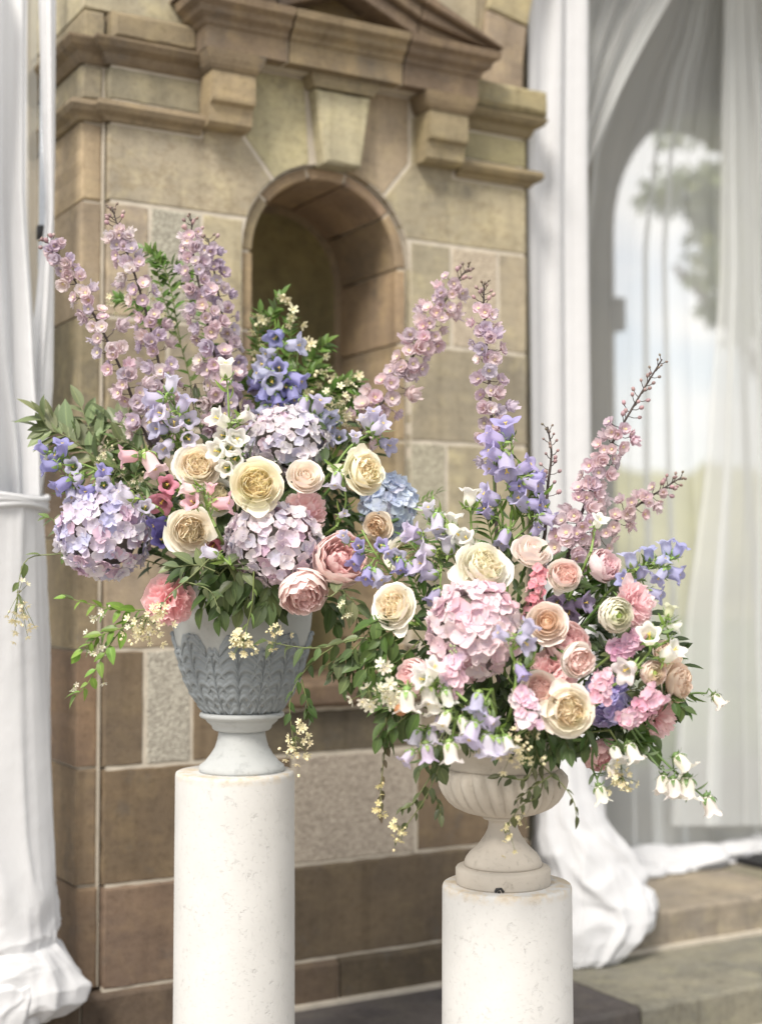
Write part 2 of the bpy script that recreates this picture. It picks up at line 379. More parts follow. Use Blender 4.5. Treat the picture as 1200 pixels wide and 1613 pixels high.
def sweep(parent, name, path, prof, c, mat=None):
    """a moulding: profile (outward, z) run along a plan path with mitred corners"""
    n = len(path); vs = []; fs = []; k = len(prof)
    P = [Vector(p) for p in path]
    for i in range(n):
        d1 = (P[i] - P[i - 1]).normalized() if i else (P[1] - P[0]).normalized()
        d2 = (P[i + 1] - P[i]).normalized() if i < n - 1 else d1
        n1 = Vector((d1.y, -d1.x)); n2 = Vector((d2.y, -d2.x)); m = (n1 + n2) / (1 + n1.dot(n2))
        for t, z in prof: q = P[i] + m * t; vs.append((q.x, q.y, z))
    for i in range(n - 1):
        for j in range(k): a = i * k + j; b = i * k + (j + 1) % k; fs.append((a, b, b + k, a + k))
    fs += [tuple(range(k)), tuple(reversed(range((n - 1) * k, n * k)))]
    return part(name, recalc(mesh(name, vs, fs, mat or M_STONE, smooth=False)), parent, color=c)

steps = bpy.data.objects.new('stone_steps', None); COL.objects.link(steps); steps.matrix_basis = ROT; tag(steps, kind='structure')
TOP_A, TOP_B = .262, .135
def slab(s0, s1, y0, y1, z0, z1, c, name='slab'):
    q = .004; s0 += q; s1 -= q; y0 += 0; y1 -= q
    b = MB(); e = .012
    n = max(2, int((s1 - s0) / .06)); r = random.Random(int(s0 * 1000) + int(z1 * 999))
    wob = [r.uniform(-.004, .004) for _ in range(n + 1)]
    rows = [(y0, z0, 0), (y0, z1 - e, 1), (y0 + e * .35, z1 - e * .3, 1), (y0 + e, z1, 1), (y1, z1, 0), (y1, z0, 0)]
    b.grid(n, len(rows) - 1, lambda u, v: (s0 + (s1 - s0) * u, rows[round(v * 5)][0] + wob[round(u * n)] * rows[round(v * 5)][2], rows[round(v * 5)][1] + .5 * wob[round(u * n)] * rows[round(v * 5)][2]))
    k = n + 1
    b.f.append(tuple(reversed([j * k for j in range(6)]))); b.mi.append(0); b.f.append(tuple(j * k + n for j in range(6))); b.mi.append(0)
    return part(name, recalc(b.me(name, M_STONE, smooth=False)), steps, color=jit(c, .12))
for a, b_ in ((-3.4, -2.2), (-2.2, -.95), (-.95, -.159), (-.159, .56)):
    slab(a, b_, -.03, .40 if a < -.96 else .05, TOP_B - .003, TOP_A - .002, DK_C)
for a, b_ in ((.56, 1.75), (1.75, 3.1), (3.1, 4.6)): slab(a, b_, -.03, .39, TOP_B - .003, TOP_A, (.24, .22, .185))
for a, b_ in ((-.95, .7), (.7, 2.0), (2.0, 3.4), (3.4, 4.8), (4.8, 6.2)):
    for y0, y1 in ((.395, 1.1), (1.1, 1.8), (1.8, 2.9)): slab(a, b_, y0, y1, .1, TOP_A, (.25, .23, .195))
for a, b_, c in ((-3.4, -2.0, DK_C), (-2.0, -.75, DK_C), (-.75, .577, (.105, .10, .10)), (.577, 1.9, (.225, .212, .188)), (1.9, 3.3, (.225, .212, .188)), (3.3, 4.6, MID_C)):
    slab(a, b_, -.52, -.034, -.05, TOP_B, c)
b = MB(); b.box((-3.4, -.50, -.1), (4.6, -.03, TOP_B - .012)); b.box((-3.4, -.02, -.1), (6.2, 2.88, TOP_A - .014))
b.box((-3.4, -.536, -.02), (4.6, -.51, .018)); b.box((-3.4, -.05, .1), (4.6, -.022, TOP_B + .012))
part('mortar_bed', b.me('mortar_bed', M_MORTAR, False), steps)

# ------------------------------------------------------------------ the stone portico
fac = thing('stone_portico', 'weathered sandstone portico with arched niche under a small pediment', 'building', ROT)
SL, SR, SC = -.885, .556, -.18                       # main face, left and right arris, niche centre
RI, RO, ZS = .243, .285, 2.357                       # niche ring and its springing height
def arc(r, a0, a1, n, c=(SC, ZS)): return [(c[0] + r * math.cos(R(a0 + (a1 - a0) * i / n)), c[1] + r * math.sin(R(a0 + (a1 - a0) * i / n))) for i in range(n + 1)]
Z = [.262, .543, .866, 1.19, 1.506, 1.815, 2.12, 2.447, 2.67]
# mortar backing seen in the joints
def backing(poly, y0, y1, name='mortar_bed', mat=None):
    n = len(poly); v = [(p[0], y0, p[1]) for p in poly] + [(p[0], y1, p[1]) for p in poly]
    f = [tuple(range(n)), tuple(reversed(range(n, 2 * n)))] + [(i, n + i, n + (i + 1) % n, (i + 1) % n) for i in range(n)]
    return part(name, recalc(mesh(name, v, f, mat or M_MORTAR, smooth=False)), fac)
ho = RO + .004
backing([(SL + .012, .27), (SC - ho, .27)] + [(SC - ho, ZS)] + arc(ho, 180, 0, 20)[1:-1] + [(SC + ho, ZS), (SC + ho, .27), (SR - .012, .27), (SR - .012, 2.97), (SL + .012, 2.97)], .003, .5)
backing(rect(SC - ho - .01, SC + ho + .01, .27, 1.04), .003, .5)
backing(rect(-.94, SL + .03, .27, 2.97), .035, .5)
# courses: left of the niche, right of it, below it
for k, z0, z1 in [(i, Z[i], Z[i + 1]) for i in range(7)]:
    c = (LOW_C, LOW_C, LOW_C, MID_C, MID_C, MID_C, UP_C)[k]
    cuts = {0: [SL, -.32, SR], 1: [SL, -.30, .125, SR], 2: [SL, -.762, -.621, SC - .32], 3: [SL, SC - RO], 4: [SL, -.68, SC - RO], 5: [SL, -.70, SC - RO], 6: [SL, -.756, -.597, SC - RO]}[k]
    for i in range(len(cuts) - 1):
        peb = (k, i) in ((1, 1), (2, 1), (6, 1))
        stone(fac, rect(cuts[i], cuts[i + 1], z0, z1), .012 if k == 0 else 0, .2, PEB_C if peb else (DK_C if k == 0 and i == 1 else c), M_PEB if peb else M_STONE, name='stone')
    if k >= 2:
        cuts = {2: [SC + .32, SR], 3: [SC + RO, .30, SR], 4: [SC + RO, .24, SR], 5: [SC + RO, SR], 6: [SC + RO, .26, .44, SR]}[k]
        for i in range(len(cuts) - 1):
            peb = (k, i) in ((6, 1), (4, 0))
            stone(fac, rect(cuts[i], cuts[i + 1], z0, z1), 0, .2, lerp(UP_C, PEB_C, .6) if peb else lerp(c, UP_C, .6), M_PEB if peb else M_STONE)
    # recessed strip and left return
    stone(fac, rect(-.953, SL - .001, z0, z1), -.028 if k else -.014, .5, lerp(c, (.26, .205, .14), .5))
stone(fac, rect(-.953, SL - .001, Z[7], Z[8]), -.028, .5, lerp(UP_C, (.26, .205, .14), .5))
# niche sill and apron
stone(fac, rect(SC - .318, SC + .318, .866, 1.0), .0, .2, DK_C)  # apron stone coloured darker to carry the shade below the sill
stone(fac, rect(SC - .318, SC + .318, 1.002, 1.085), .035, .5, LOW_C, ch=.012)
stone(fac, rect(SC - .318, SC - RO, 1.087, 1.19), 0, .2, LOW_C); stone(fac, rect(SC + RO, SC + .318, 1.087, 1.19), 0, .2, LOW_C)
# ring of the niche, deep enough to be its reveal
RC = (.32, .25, .175)
for z0, z1 in ((1.087, 1.19),) + tuple((Z[i], min(Z[i + 1], ZS)) for i in range(3, 7)):
    for sg in (-1, 1):
        a, b_ = sorted((SC + sg * RI, SC + sg * RO)); stone(fac, rect(a, b_, z0, z1), -.022, .365, RC, name='reveal_stone')
for a0, a1 in ((0, 38), (38, 76), (76, 104), (104, 142), (142, 180)):
    stone(fac, arc(RI, a0, a1, 18) + arc(RO, a1, a0, 18), -.022, .365, RC, name='arch_stone')
ringm = [(SC - RO, 1.09), (SC - RO, ZS)] + arc(RO, 180, 0, 20)[1:-1] + [(SC + RO, ZS), (SC + RO, 1.09), (SC + RI + .014, 1.09), (SC + RI + .014, ZS)] + arc(RI + .014, 0, 180, 20)[1:-1] + [(SC - RI - .014, ZS), (SC - RI - .014, 1.09)]
backing(ringm, .027, .3)
b = MB(); b.box((SL - .006, .018, .27), (SL - .001, .035, 2.67)); part('mortar_joint', b.me('mortar_joint', M_MORTAR, False), fac)
b = MB(); b.box((SL + .003, -.009, .2585), (SR - .004, .01, .271)); part('mortar_joint', b.me('mortar_joint', M_MORTAR, False), fac)
# apse at the back of the niche
b = MB(); RA = .222
b.grid(24, 12, lambda u, v: (SC + RA * math.cos(math.pi * u), .386 + RA * 1.45 * math.sin(math.pi * u), 1.06 + (ZS - 1.06) * v))
b.grid(24, 8, lambda u, v: (SC + RA * math.cos(math.pi * u) * math.cos(v * math.pi / 2), .386 + RA * 1.45 * math.sin(math.pi * u) * math.cos(v * math.pi / 2), ZS + RA * math.sin(v * math.pi / 2)))
part('niche_back', b.me('niche_back', M_STONE), fac, color=(.30, .27, .16))  # recess drawn deeper and its stone darkened for more shadow
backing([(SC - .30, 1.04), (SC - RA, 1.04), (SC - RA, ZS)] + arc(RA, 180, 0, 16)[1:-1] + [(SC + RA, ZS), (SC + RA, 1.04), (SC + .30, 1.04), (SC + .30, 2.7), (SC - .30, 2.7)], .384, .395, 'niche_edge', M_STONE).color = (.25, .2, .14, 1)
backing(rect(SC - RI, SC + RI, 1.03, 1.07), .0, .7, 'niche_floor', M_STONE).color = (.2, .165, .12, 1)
# spandrels and voussoirs
A1 = 131
stone(fac, [(SL, Z[7]), (SC - math.sqrt(RO ** 2 - .09 ** 2), Z[7])] + arc(RO, 161, A1, 5)[1:] + [(-.465, 2.69), (-.465, 2.845), (-.60, 2.845), (-.60, Z[8]), (SL, Z[8])], 0, .3, (.39, .355, .275), M_VEIN, var=.03)
stone(fac, list(reversed([(SR, Z[7]), (SC + math.sqrt(RO ** 2 - .09 ** 2), Z[7])] + arc(RO, 19, 180 - A1, 5)[1:] + [(.105, 2.69), (.105, 2.845), (.27, 2.845), (.27, Z[8]), (SR, Z[8])])), 0, .3, (.375, .34, .255), M_VEIN, var=.03)
stone(fac, arc(RO, A1, 103, 5) + [(-.262, 2.90), (-.465, 2.90), (-.465, 2.69)], 0, .3, (.37, .335, .25))
stone(fac, list(reversed(arc(RO, 180 - A1, 77, 5) + [(-.098, 2.90), (.105, 2.90), (.105, 2.69)])), 0, .3, (.36, .31, .23))
k0 = SC - .055; k1 = SC + .095
stone(fac, [(k0 + .01, 2.632), (k1 - .008, 2.632), (k1 + .026, 2.86), (k0 - .022, 2.86)], .05, .3, (.40, .365, .275), name='keystone', ch=.008)
sweep(fac, 'keystone_cap', [(k0 - .022, .0), (k0 - .022, -.05), (k1 + .026, -.05), (k1 + .026, .0)], [(-.02, 2.862), (.004, 2.862), (.016, 2.885), (.016, 2.9), (-.02, 2.9)], (.31, .27, .19))
# string course, band, cornice
main_l = [(-.953, .5), (-.953, .028), (SL, .028), (SL, 0)]
STR = [(-.03, 2.672), (.008, 2.672), (.014, 2.682), (.034, 2.692), (.042, 2.706), (.036, 2.722), (.012, 2.73), (-.03, 2.73)]
COR = [(-.03, 2.835), (.004, 2.835), (.012, 2.846), (.018, 2.862), (.04, 2.874), (.05, 2.89), (.05, 2.897), (-.03, 2.897)]
sweep(fac, 'string_course', main_l + [(-.605, 0)], STR, (.25, .205, .145)); sweep(fac, 'string_course', [(.275, 0), (SR, 0), (SR, .5)], STR, (.24, .2, .13))
sweep(fac, 'cornice', main_l + [(-.60, 0)], COR, (.2, .16, .115)); sweep(fac, 'cornice', [(.27, 0), (SR, 0), (SR, .5)], COR, (.22, .185, .12))
for a, b_ in ((-.953, SL - .001),): stone(fac, rect(a, b_, 2.732, 2.834), -.028, .5, MID_C); stone(fac, rect(a, b_, 2.899, 2.985), -.012, .5, MID_C)
stone(fac, rect(SL, -.60, 2.732, 2.834), 0, .3, (.26, .235, .18)); stone(fac, rect(.27, SR, 2.732, 2.834), 0, .3, (.28, .24, .165))
stone(fac, rect(SL, -.62, 2.899, 2.985), .03, .3, (.23, .2, .145), ch=.012)
stone(fac, rect(.28, SR + .05, 2.899, 2.99), .06, .5, (.29, .25, .165), M_VEIN, ch=.014)
# corbels
for s0, s1 in ((-.605, -.47), (.125, .265)):
    def prism(prof, a, b_, name, c):
        v = [(a, -t, z) for t, z in prof] + [(b_, -t, z) for t, z in prof]; n = len(prof)
        f = [tuple(range(n)), tuple(reversed(range(n, 2 * n)))] + [(i, n + i, n + (i + 1) % n, (i + 1) % n) for i in range(n)]
        return part(name, recalc(mesh(name, v, f, M_STONE, smooth=False)), fac, color=jit(c, .06))
    prism([(-.05, 2.69), (.05, 2.69), (.066, 2.70), (.070, 2.748), (.088, 2.756), (.09, 2.765), (.09, 2.842), (-.05, 2.842)], s0, s1, 'corbel', (.31, .262, .175))
    sweep(fac, 'corbel_cap', [(s0, .0), (s0, -.09), (s1, -.09), (s1, .0)], [(-.03, 2.844), (.004, 2.844), (.012, 2.856), (.018, 2.872), (.024, 2.896), (-.03, 2.896)], (.23, .185, .13))
# soffit and pediment
f0, f1 = SC + .0127 - .4625, SC + .0127 + .4625
PED = [(-.05, 2.899), (.0, 2.899), (.0, 2.962), (.008, 2.968), (.012, 2.98), (.03, 2.992), (.034, 3.008), (.052, 3.02), (.056, 3.042), (-.05, 3.05)]
cuts = [f0, -.37, .02, f1]
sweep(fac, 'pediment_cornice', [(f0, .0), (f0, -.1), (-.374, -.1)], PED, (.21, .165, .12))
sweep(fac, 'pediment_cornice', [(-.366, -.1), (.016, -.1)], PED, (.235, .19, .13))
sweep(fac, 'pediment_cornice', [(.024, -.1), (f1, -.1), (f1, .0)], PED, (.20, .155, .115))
backing(rect(f0 + .01, f1 - .01, 2.9, 3.04), -.09, .2)
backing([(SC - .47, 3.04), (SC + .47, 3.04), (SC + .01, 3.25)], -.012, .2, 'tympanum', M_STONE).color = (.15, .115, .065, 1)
ca = SC + .0127; SLP = .42
for sg in (-1, 1):
    for (o0, o1, t, tip) in ((.0, .05, .105, .50), (.0503, .093, .13, .515), (.0933, .13, .155, .525)):
        base = 3.043 + SLP * (.26)            # inner lower line at the apex
        zl = lambda s, o: base + o - SLP * abs(s - ca)
        e = ca + sg * tip
        cutm = ca + sg * .24
        for a, b_ in ((ca, cutm), (cutm, e)):
            poly = [(a, zl(a, o0)), (b_, zl(b_, o0)), (b_, zl(b_, o1)), (a, zl(a, o1))]
            poly = [(s, max(z, 3.0505)) for s, z in poly]
            if poly[1][1] >= poly[2][1] - .002: poly[2] = (poly[2][0], poly[1][1] + .004)
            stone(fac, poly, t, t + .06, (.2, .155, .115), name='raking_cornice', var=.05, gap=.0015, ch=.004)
# wall above, with the great arch over the doorway
AC, AR, AS = (SR + 1.2, 3.0), 1.2, 3.0
for i, (z0, z1) in enumerate(((2.99, 3.34), (3.34, 3.68), (3.68, 4.02), (4.02, 4.4))):
    xs = [-.953, -.5, -.05, SR - .17] if i % 2 == 0 else [-.953, -.7, -.2, SR - .17]
    for a, b_ in zip(xs, xs[1:]): stone(fac, rect(a, b_, z0, z1), -.03, .5, lerp(UP_C, (.36, .32, .27), .5))
for i in range(17):
    a0, a1 = 180 * i / 17, 180 * (i + 1) / 17
    stone(fac, arc(AR, a0, a1, 4, AC) + arc(AR + .17, a1, a0, 4, AC), -.015, .55, (.32, .28, .2), name='arch_stone')
far = SR + 2.4
backing([(SR - .17, 2.992)] + [(AC[0] - AR - .168, AS)] + arc(AR + .168, 180, 0, 24, AC)[1:-1] + [(far + .168, AS), (far + 1.2, 2.992), (far + 1.2, 4.8), (-.953, 4.8), (-.953, 4.402), (SR - .17, 4.402)], .035, .5, 'upper_wall', M_STONE).color = (.31, .27, .2, 1)
for z0, z1 in zip(Z, Z[1:] + [2.985]): stone(fac, rect(far, far + .8, z0, z1), 0, .5, MID_C); stone(fac, rect(far + .8, far + 2.2, z0, z1), 0, .5, MID_C)
# porch behind: body of the pier, end walls, rear wall with an arched opening, ceiling
b = MB(); b.box((-.94, .72, .25), (SR - .004, .95, 4.8)); b.box((-.94, .5, .25), (-.45, .725, 4.8)); b.box((.13, .5, .25), (SR - .008, .725, 4.8)); b.box((-.45, .5, 2.75), (.13, .725, 4.8))
part('pier_core', b.me('pier_core', M_STONE, False), fac, color=(.26, .215, .16))
for q in (((-.95, .95, .25), (-.75, 2.9, 4.8)), ((6.0, .5, .25), (6.2, 2.9, 4.8)), ((far + 1.19, .05, 2.98), (6.2, .5, 4.8)), ((far + 2.19, .0, .25), (6.2, .5, 2.98))):
    b = MB(); b.box(*q); part('end_wall', b.me('end_wall', M_STONE, False), fac, color=(.24, .2, .155))
b = MB(); b.box((-1.1, -.05, 4.802), (6.3, 3.0, 5.0)); part('roof', b.me('roof', M_STONE, False), fac, color=(.2, .17, .14))
RCX, RR, RS = 3.75, .80, 3.32
v = [(-.75, .25), (RCX - RR, .25), (RCX - RR, RS)] + arc(RR, 180, 0, 20, (RCX, RS))[1:-1] + [(RCX + RR, RS), (RCX + RR, .25), (6.0, .25), (6.0, 4.8), (-.75, 4.8)]
backing(v, 2.5, 2.9, 'rear_wall', M_STONE).color = (.42, .39, .33, 1)
for sg in (-1, 1):
    a, b_ = sorted((RCX + sg * (RR + .03), RCX + sg * (RR - .055))); stone(fac, rect(a, b_, 2.76, 2.95), -2.46, .5, (.22, .19, .15), name='impost')

# ------------------------------------------------------------------ what lies beyond the porch
b = MB(); r = random.Random(5)
def ridge(u, v):
    x = -45 + 160 * u; h = 5.0 + 1.3 * noise.noise((x * .11, 3, 0)) + .8 * noise.noise((x * .45, 9, 0))
    a = math.pi * .5 * v; n = 1 + .16 * noise.noise((x * .6, v * 5, 1)) + .08 * noise.noise((x * 1.7, v * 14, 5))
    return (x, 50 - 4 * math.cos(a) * n, h * math.sin(a) * n)
b.grid(220, 16, ridge)
o = part('treeline', b.me('treeline', plain_mat('far_foliage', (.27, .265, .14), .9, .4, .9, bump=.8))); tag(o, 'far line of pale green trees seen through the rear arch', 'trees', kind='stuff')

LEAFV = {}
def leaf_mesh(name, L=1.0, W=.3, fold=.12, droop=.25, tip=.8, nl=5):
    def f(u, v):
        t = v; wd = W * (math.sin(math.pi * min(1, t ** tip)) ** .85) * .5 + .004
        if t > .98: wd = .002
        x = (u - .5) * 2 * wd
        return (-(abs(u - .5) * 2) * -fold * wd * 2 - droop * t * t, x, t * L)
    b = MB(); b.grid(4, nl, f); return b.me(name, M_LEAF)
b = MB(); r = random.Random(8)
def crown(b, c, rad, n, size, r, shape=1.0):
    for _ in range(n):
        while True:
            p = Vector((r.uniform(-1, 1), r.uniform(-1, 1), r.uniform(-1, 1)))
            if .2 < p.length < 1 and noise.noise(p * 2.2 + Vector(c)) > -.12: break
        q = Vector(c) + Vector((p.x * rad[0], p.y * rad[1], p.z * rad[2]))
        m = frame(q, (r.uniform(-1, 1), r.uniform(-1, 1), r.uniform(-1.2, .4)), roll=r.uniform(0, 6.28), s=size * r.uniform(.6, 1.3))
        b.add([(0, -.3, 0), (.12, 0, .25), (0, 0, 1), (.12, .3, .45)], [(0, 1, 2), (1, 3, 2)], m)
t0 = at(1260, 905, 14.5); tree = thing('broadleaf_tree', 'green tree beyond the rear arch, seen hazily through the sheer curtain', 'tree', Matrix.Translation((t0.x, t0.y, 0)))
b.tube([(0, 0, -.1), (.05, 0, 1.5), (0, .1, 3.0), (.1, 0, 4.6)], .22, .1, 8); b.tube([(.0, .1, 2.8), (-.6, 0, 3.8), (-1.2, .1, 4.5)], .09, .03, 6); b.tube([(0, .1, 3.2), (.7, .2, 4.2), (1.2, 0, 5)], .08, .03, 6)
part('trunk', b.me('trunk', plain_mat('bark', (.10, .08, .06), .9, .3, 8, bump=.6)), tree)
b = MB()
for (px, py, d, rx, rz, n) in ((1135, 420, 14.4, .32, .55, 420), (1150, 320, 14.6, .4, .6, 420), (1200, 260, 14.5, .5, .8, 700), (1085, 205, 14.3, .3, .12, 90), (1040, 300, 14.3, .22, .14, 90), (1095, 300, 14.4, .3, .22, 200), (1230, 430, 14.7, .7, .7, 700), (1300, 260, 14.8, 1., 1.0, 800), (1160, 500, 14.5, .12, .25, 90), (1130, 120, 14.6, 1.2, .25, 500)):
    p = at(px, py, d) - Vector((t0.x, t0.y, 0)); crown(b, p, (rx, .6, rz), int(n * 1.3), .15, r)
part('crown', b.me('crown', M_LEAF, False), tree, color=(.15, .165, .045))

# ------------------------------------------------------------------ curtains
def fold_sheet(rows, k, amp, y0, nu=120, nv=60, seed=1, sharp=.35, over=.0, yfun=None):
    """hanging cloth: rows (py, left px, right px) give its edges; k folds of depth amp run down it"""
    rr = random.Random(seed); ph = [rr.uniform(0, 6.28) for _ in range(6)]
    ys = [q[0] for q in rows]
    def row(py):
        for a, c in zip(rows, rows[1:]):
            if py <= c[0]:
                t = (py - a[0]) / (c[0] - a[0]); t2 = t * t * (3 - 2 * t); t = .5 * t + .5 * t2
                return [p + (q - p) * t for p, q in zip(a[1:], c[1:])]
        return rows[-1][1:]
    b = MB()
    def f(u, v):
        py = ys[0] + (ys[-1] - ys[0]) * v; rw = row(py); l, r_ = rw[0], rw[-1]
        drift = .5 * math.sin(2.1 * v + ph[0]) + .35 * math.sin(5 * v + ph[1] + 3 * u)
        a = 2 * math.pi * k * (u + .025 * math.sin(6.28 * 1.7 * u + ph[2]) + .012 * drift) + ph[3]
        w_ = .6 + .4 * math.sin(2 * math.pi * 2.3 * u + ph[4] + v)
        d = amp * w_ * (math.sin(a) + sharp * math.sin(2 * a + ph[5]) + .22 * math.sin(.43 * a + 4 * v))
        uu = u + over * math.sin(a + 1.2) / max(1, k) * w_
        yy = y0 + (yfun(u, v) if yfun else 0)
        uu = max(0., min(1., uu))
        xx = l + (r_ - l) * uu if len(rw) == 2 else (l + (rw[1] - l) * uu / .2 if uu < .2 else rw[1] + (r_ - rw[1]) * (uu - .2) / .8)
        p = on_wall(xx, py, yy); p.y += d
        return p
    return b.grid(nu, nv, f)
def crumple(b, c, rad, seed, flat=.0, nu=110, nv=56, amp=.2, mi=0, mlt=1.0):
    """cloth bunched on the ground: big soft lobes crossed by a few pinched folds"""
    off = Vector((seed * 3.1, seed * 1.7, seed * .9)); rr = random.Random(seed)
    folds = [(Vector((rr.uniform(-1, 1), rr.uniform(-1, 1), rr.uniform(-.5, .5))).normalized(), rr.uniform(2.2, 4.2), rr.uniform(0, 6.28)) for _ in range(4)]
    def f(u, v):
        a = 2 * math.pi * u; h = math.pi * (v * .9)
        p = Vector((math.sin(h) * math.cos(a), math.sin(h) * math.sin(a), math.cos(h)))
        n = p * (.8 * mlt) + off; wv = Vector((noise.noise(n), noise.noise(n + Vector((9, 0, 0))), noise.noise(n + Vector((0, 9, 0)))))
        k = 1 + .35 * noise.noise(n * 1.1)
        for i, (d, fr, ph) in enumerate(folds):
            k += amp * (.42 if i < 2 else .26) * (1 - 2 * abs(math.sin(.5 * (p.dot(d) * fr + wv[i % 3] * 3.2 + ph))) ** .75)
        k += .035 * noise.noise(p * 5 + wv * 2 + off)
        return (c[0] + p.x * rad[0] * k, c[1] + p.y * rad[1] * k, max(c[2] + p.z * rad[2] * k, flat))
    b.grid(nu, nv, f, mi)
def billow(b, x, y, prof, k, amp, seed, nu=140, nv=70):
    """gathered cloth swelling out as it meets the ground: (height over the step, dx, dy, half width, half depth) with creased folds running down it"""
    rr = random.Random(seed); ph = [rr.uniform(0, 6.28) for _ in range(8)]; n = len(prof) - 1
    def f(u, v):
        t = v * n; i = min(int(t), n - 1); t -= i; t = t * t * (3 - 2 * t) * .4 + t * .6
        z, dx, dy, rx, ry = [p + (q - p) * t for p, q in zip(prof[i], prof[i + 1])]
        a = 2 * math.pi * u; z_ = z; z = z if z < .35 else .35 + (z - .35) * .14; P = Vector((math.cos(a), math.sin(a), z * 6))
        w1 = noise.noise(P * 1.1 + Vector((seed, 0, 0))); w2 = noise.noise(P * 2.3 + Vector((0, seed, 3)))
        c = 1 - 2 * abs(math.sin(.5 * k * a + 2.2 * w1 + ph[0] + z * 5)) ** .8
        c2 = 1 - 2 * abs(math.sin(.5 * (2 * k + 1) * a + 3 * w2 + ph[1] - z * 9)) ** .8
        h = 1 - 2 * abs(math.sin(z * 34 + 2.6 * w1 + 1.4 * math.sin(a * 2 + ph[2]))) ** .7
        low = max(0, min(1, (.34 - z) / .2))
        s = 1 + amp * (.62 * c + .16 * c2) + low * (.13 * w1 + .028 * h + .04 * w2)
        return (x + dx + rx * s * math.cos(a), y + dy + ry * s * math.sin(a), max(TOP_B + .003, TOP_A + z_ + low * .012 * w2))
    return b.grid(nu, nv, f, closed=True)
# tied curtain at the left
cur = thing('tied_curtain', 'white curtain tied at the middle and bunched on the step beside the left pier', 'curtain', ROT)
b = fold_sheet([(-40, -160, 46), (300, -150, 44), (560, -130, 58), (720, -85, 66), (786, -75, 66), (800, -75, 66)], 4.5, .026, -.06, seed=3,
               yfun=lambda u, v: .10 * abs(u - .5) * 2 - .02 + .05 * math.sin(u * 9 + v * 2))
part('cloth', b.me('cloth', M_FAB), cur)
b = fold_sheet([(-40, 60, 91), (200, 66, 90), (330, 72, 88), (450, 58, 88), (600, 40, 86), (720, 25, 76), (780, 5, 67)], 1.4, .012, .02, nu=30, seed=9)
part('loose_panel', b.me('loose_panel', M_FAB), cur)
b = fold_sheet([(-40, -220, 62), (780, -160, 60)], 8, .02, .30, nu=80, seed=12); part('lining', b.me('lining', M_SHEER2), cur)
b = MB(); p = on_wall(-5, 791, -.04)
for dz, rr_ in ((.0, .0), (.012, .003), (-.012, .002)):
    pts = [(p.x + (.137 + rr_) * math.cos(a), p.y + .02 + .10 * math.sin(a), p.z + dz + .006 * math.sin(3 * a + dz * 90)) for a in [math.pi * 2 * i / 40 for i in range(41)]]
    b.tube(pts, .009, .009, 8)
part('tie_band', b.me('tie_band', M_FAB), cur)
p = on_wall(8, 1500, -.03); xr = lambda px, py: on_wall(px, py, -.05).x - p.x
b = billow(MB(), p.x, p.y, [(on_wall(0, py, -.03).z - TOP_A, xr(px, py) - rx, .0, rx, ry) for px, py, rx, ry in ((64, 780, .122, .085), (67, 796, .126, .09), (72, 850, .14, .085), (77, 950, .155, .08), (82, 1080, .165, .08), (86, 1200, .17, .085), (90, 1320, .168, .09))] +
  [(.235, .0, -.005, .138, .10), (.19, .005, -.01, .132, .10), (.165, .01, -.015, .118, .095), (.15, .015, -.02, .13, .105), (.115, .03, -.025, .150, .12), (.06, .045, -.03, .168, .13), (.02, .045, -.03, .165, .125), (-.012, .03, -.03, .13, .10), (-.03, .02, -.03, .05, .05)], 7, .085, 3, nv=130)
billow(b, p.x - .02, p.y - .07, [(.13, .03, .0, .03, .02), (.12, .02, .0, .07, .05), (.085, .0, -.01, .10, .07), (.03, -.02, -.015, .115, .075), (-.015, -.03, -.02, .11, .07), (-.035, -.03, -.02, .05, .04)], 5, .12, 9)
part('bunched_hem', b.me('bunched_hem', M_FAB), cur)
# pole inside it
M_STEEL = plain_mat('brushed_steel', (.55, .58, .62), .35, .08, 50, metal=.7); M_BLACK = plain_mat('black_paint', (.018, .018, .02), .45, .2, 30)
p = on_wall(66, 560, .13); pole = thing('steel_pole', 'slim steel pole with black clamp inside the tied curtain', 'pole', ROT @ Matrix.Translation((p.x, p.y, 0)))
b = MB(); b.lathe([(.0125, .262), (.0125, 3.9)], 14); part('tube', b.me('tube', M_STEEL), pole)
zc = on_wall(66, 367, .13).z; b = MB(); b.lathe([(.013, zc - .02), (.018, zc - .019), (.018, zc + .019), (.013, zc + .02)], 14); b.box((.012, -.01, zc - .01), (.03, .01, zc + .012)); part('clamp', b.me('clamp', M_BLACK), pole)
# doorway curtain: the gathered column beside the pier
col_ = thing('gathered_curtain', 'white curtain falling in a gathered column beside the right pier edge, bunched over the step', 'curtain', ROT)
b = fold_sheet([(-60, 830, 928), (300, 828, 926), (700, 832, 930), (1000, 846, 934), (1180, 848, 946), (1300, 846, 956)], 2.6, .02, .09, nu=120, seed=26, over=.1, sharp=.2)
part('cloth', b.me('cloth', M_FAB), col_)
p = on_wall(905, 1420, .05)
b = billow(MB(), p.x, p.y, [(.60, -.03, .04, .095, .06), (.42, -.025, .03, .105, .07), (.30, .0, .02, .14, .09), (.22, .035, .01, .175, .12), (.14, .065, .0, .195, .14), (.06, .08, -.02, .205, .15), (.0, .075, -.05, .195, .15), (-.05, .04, -.07, .165, .13), (-.10, .0, -.08, .13, .11), (-.124, -.02, -.08, .11, .09), (-.126, -.02, -.08, .02, .02)], 8, .10, 5)
billow(b, p.x + .16, p.y - .06, [(.12, .0, .0, .03, .03), (.11, .0, .0, .07, .05), (.07, .01, -.01, .10, .075), (.02, .015, -.02, .105, .08), (-.04, .01, -.03, .08, .06), (-.07, .0, -.03, .03, .03)], 5, .13, 12)
part('bunched_hem', b.me('bunched_hem', M_FAB), col_)
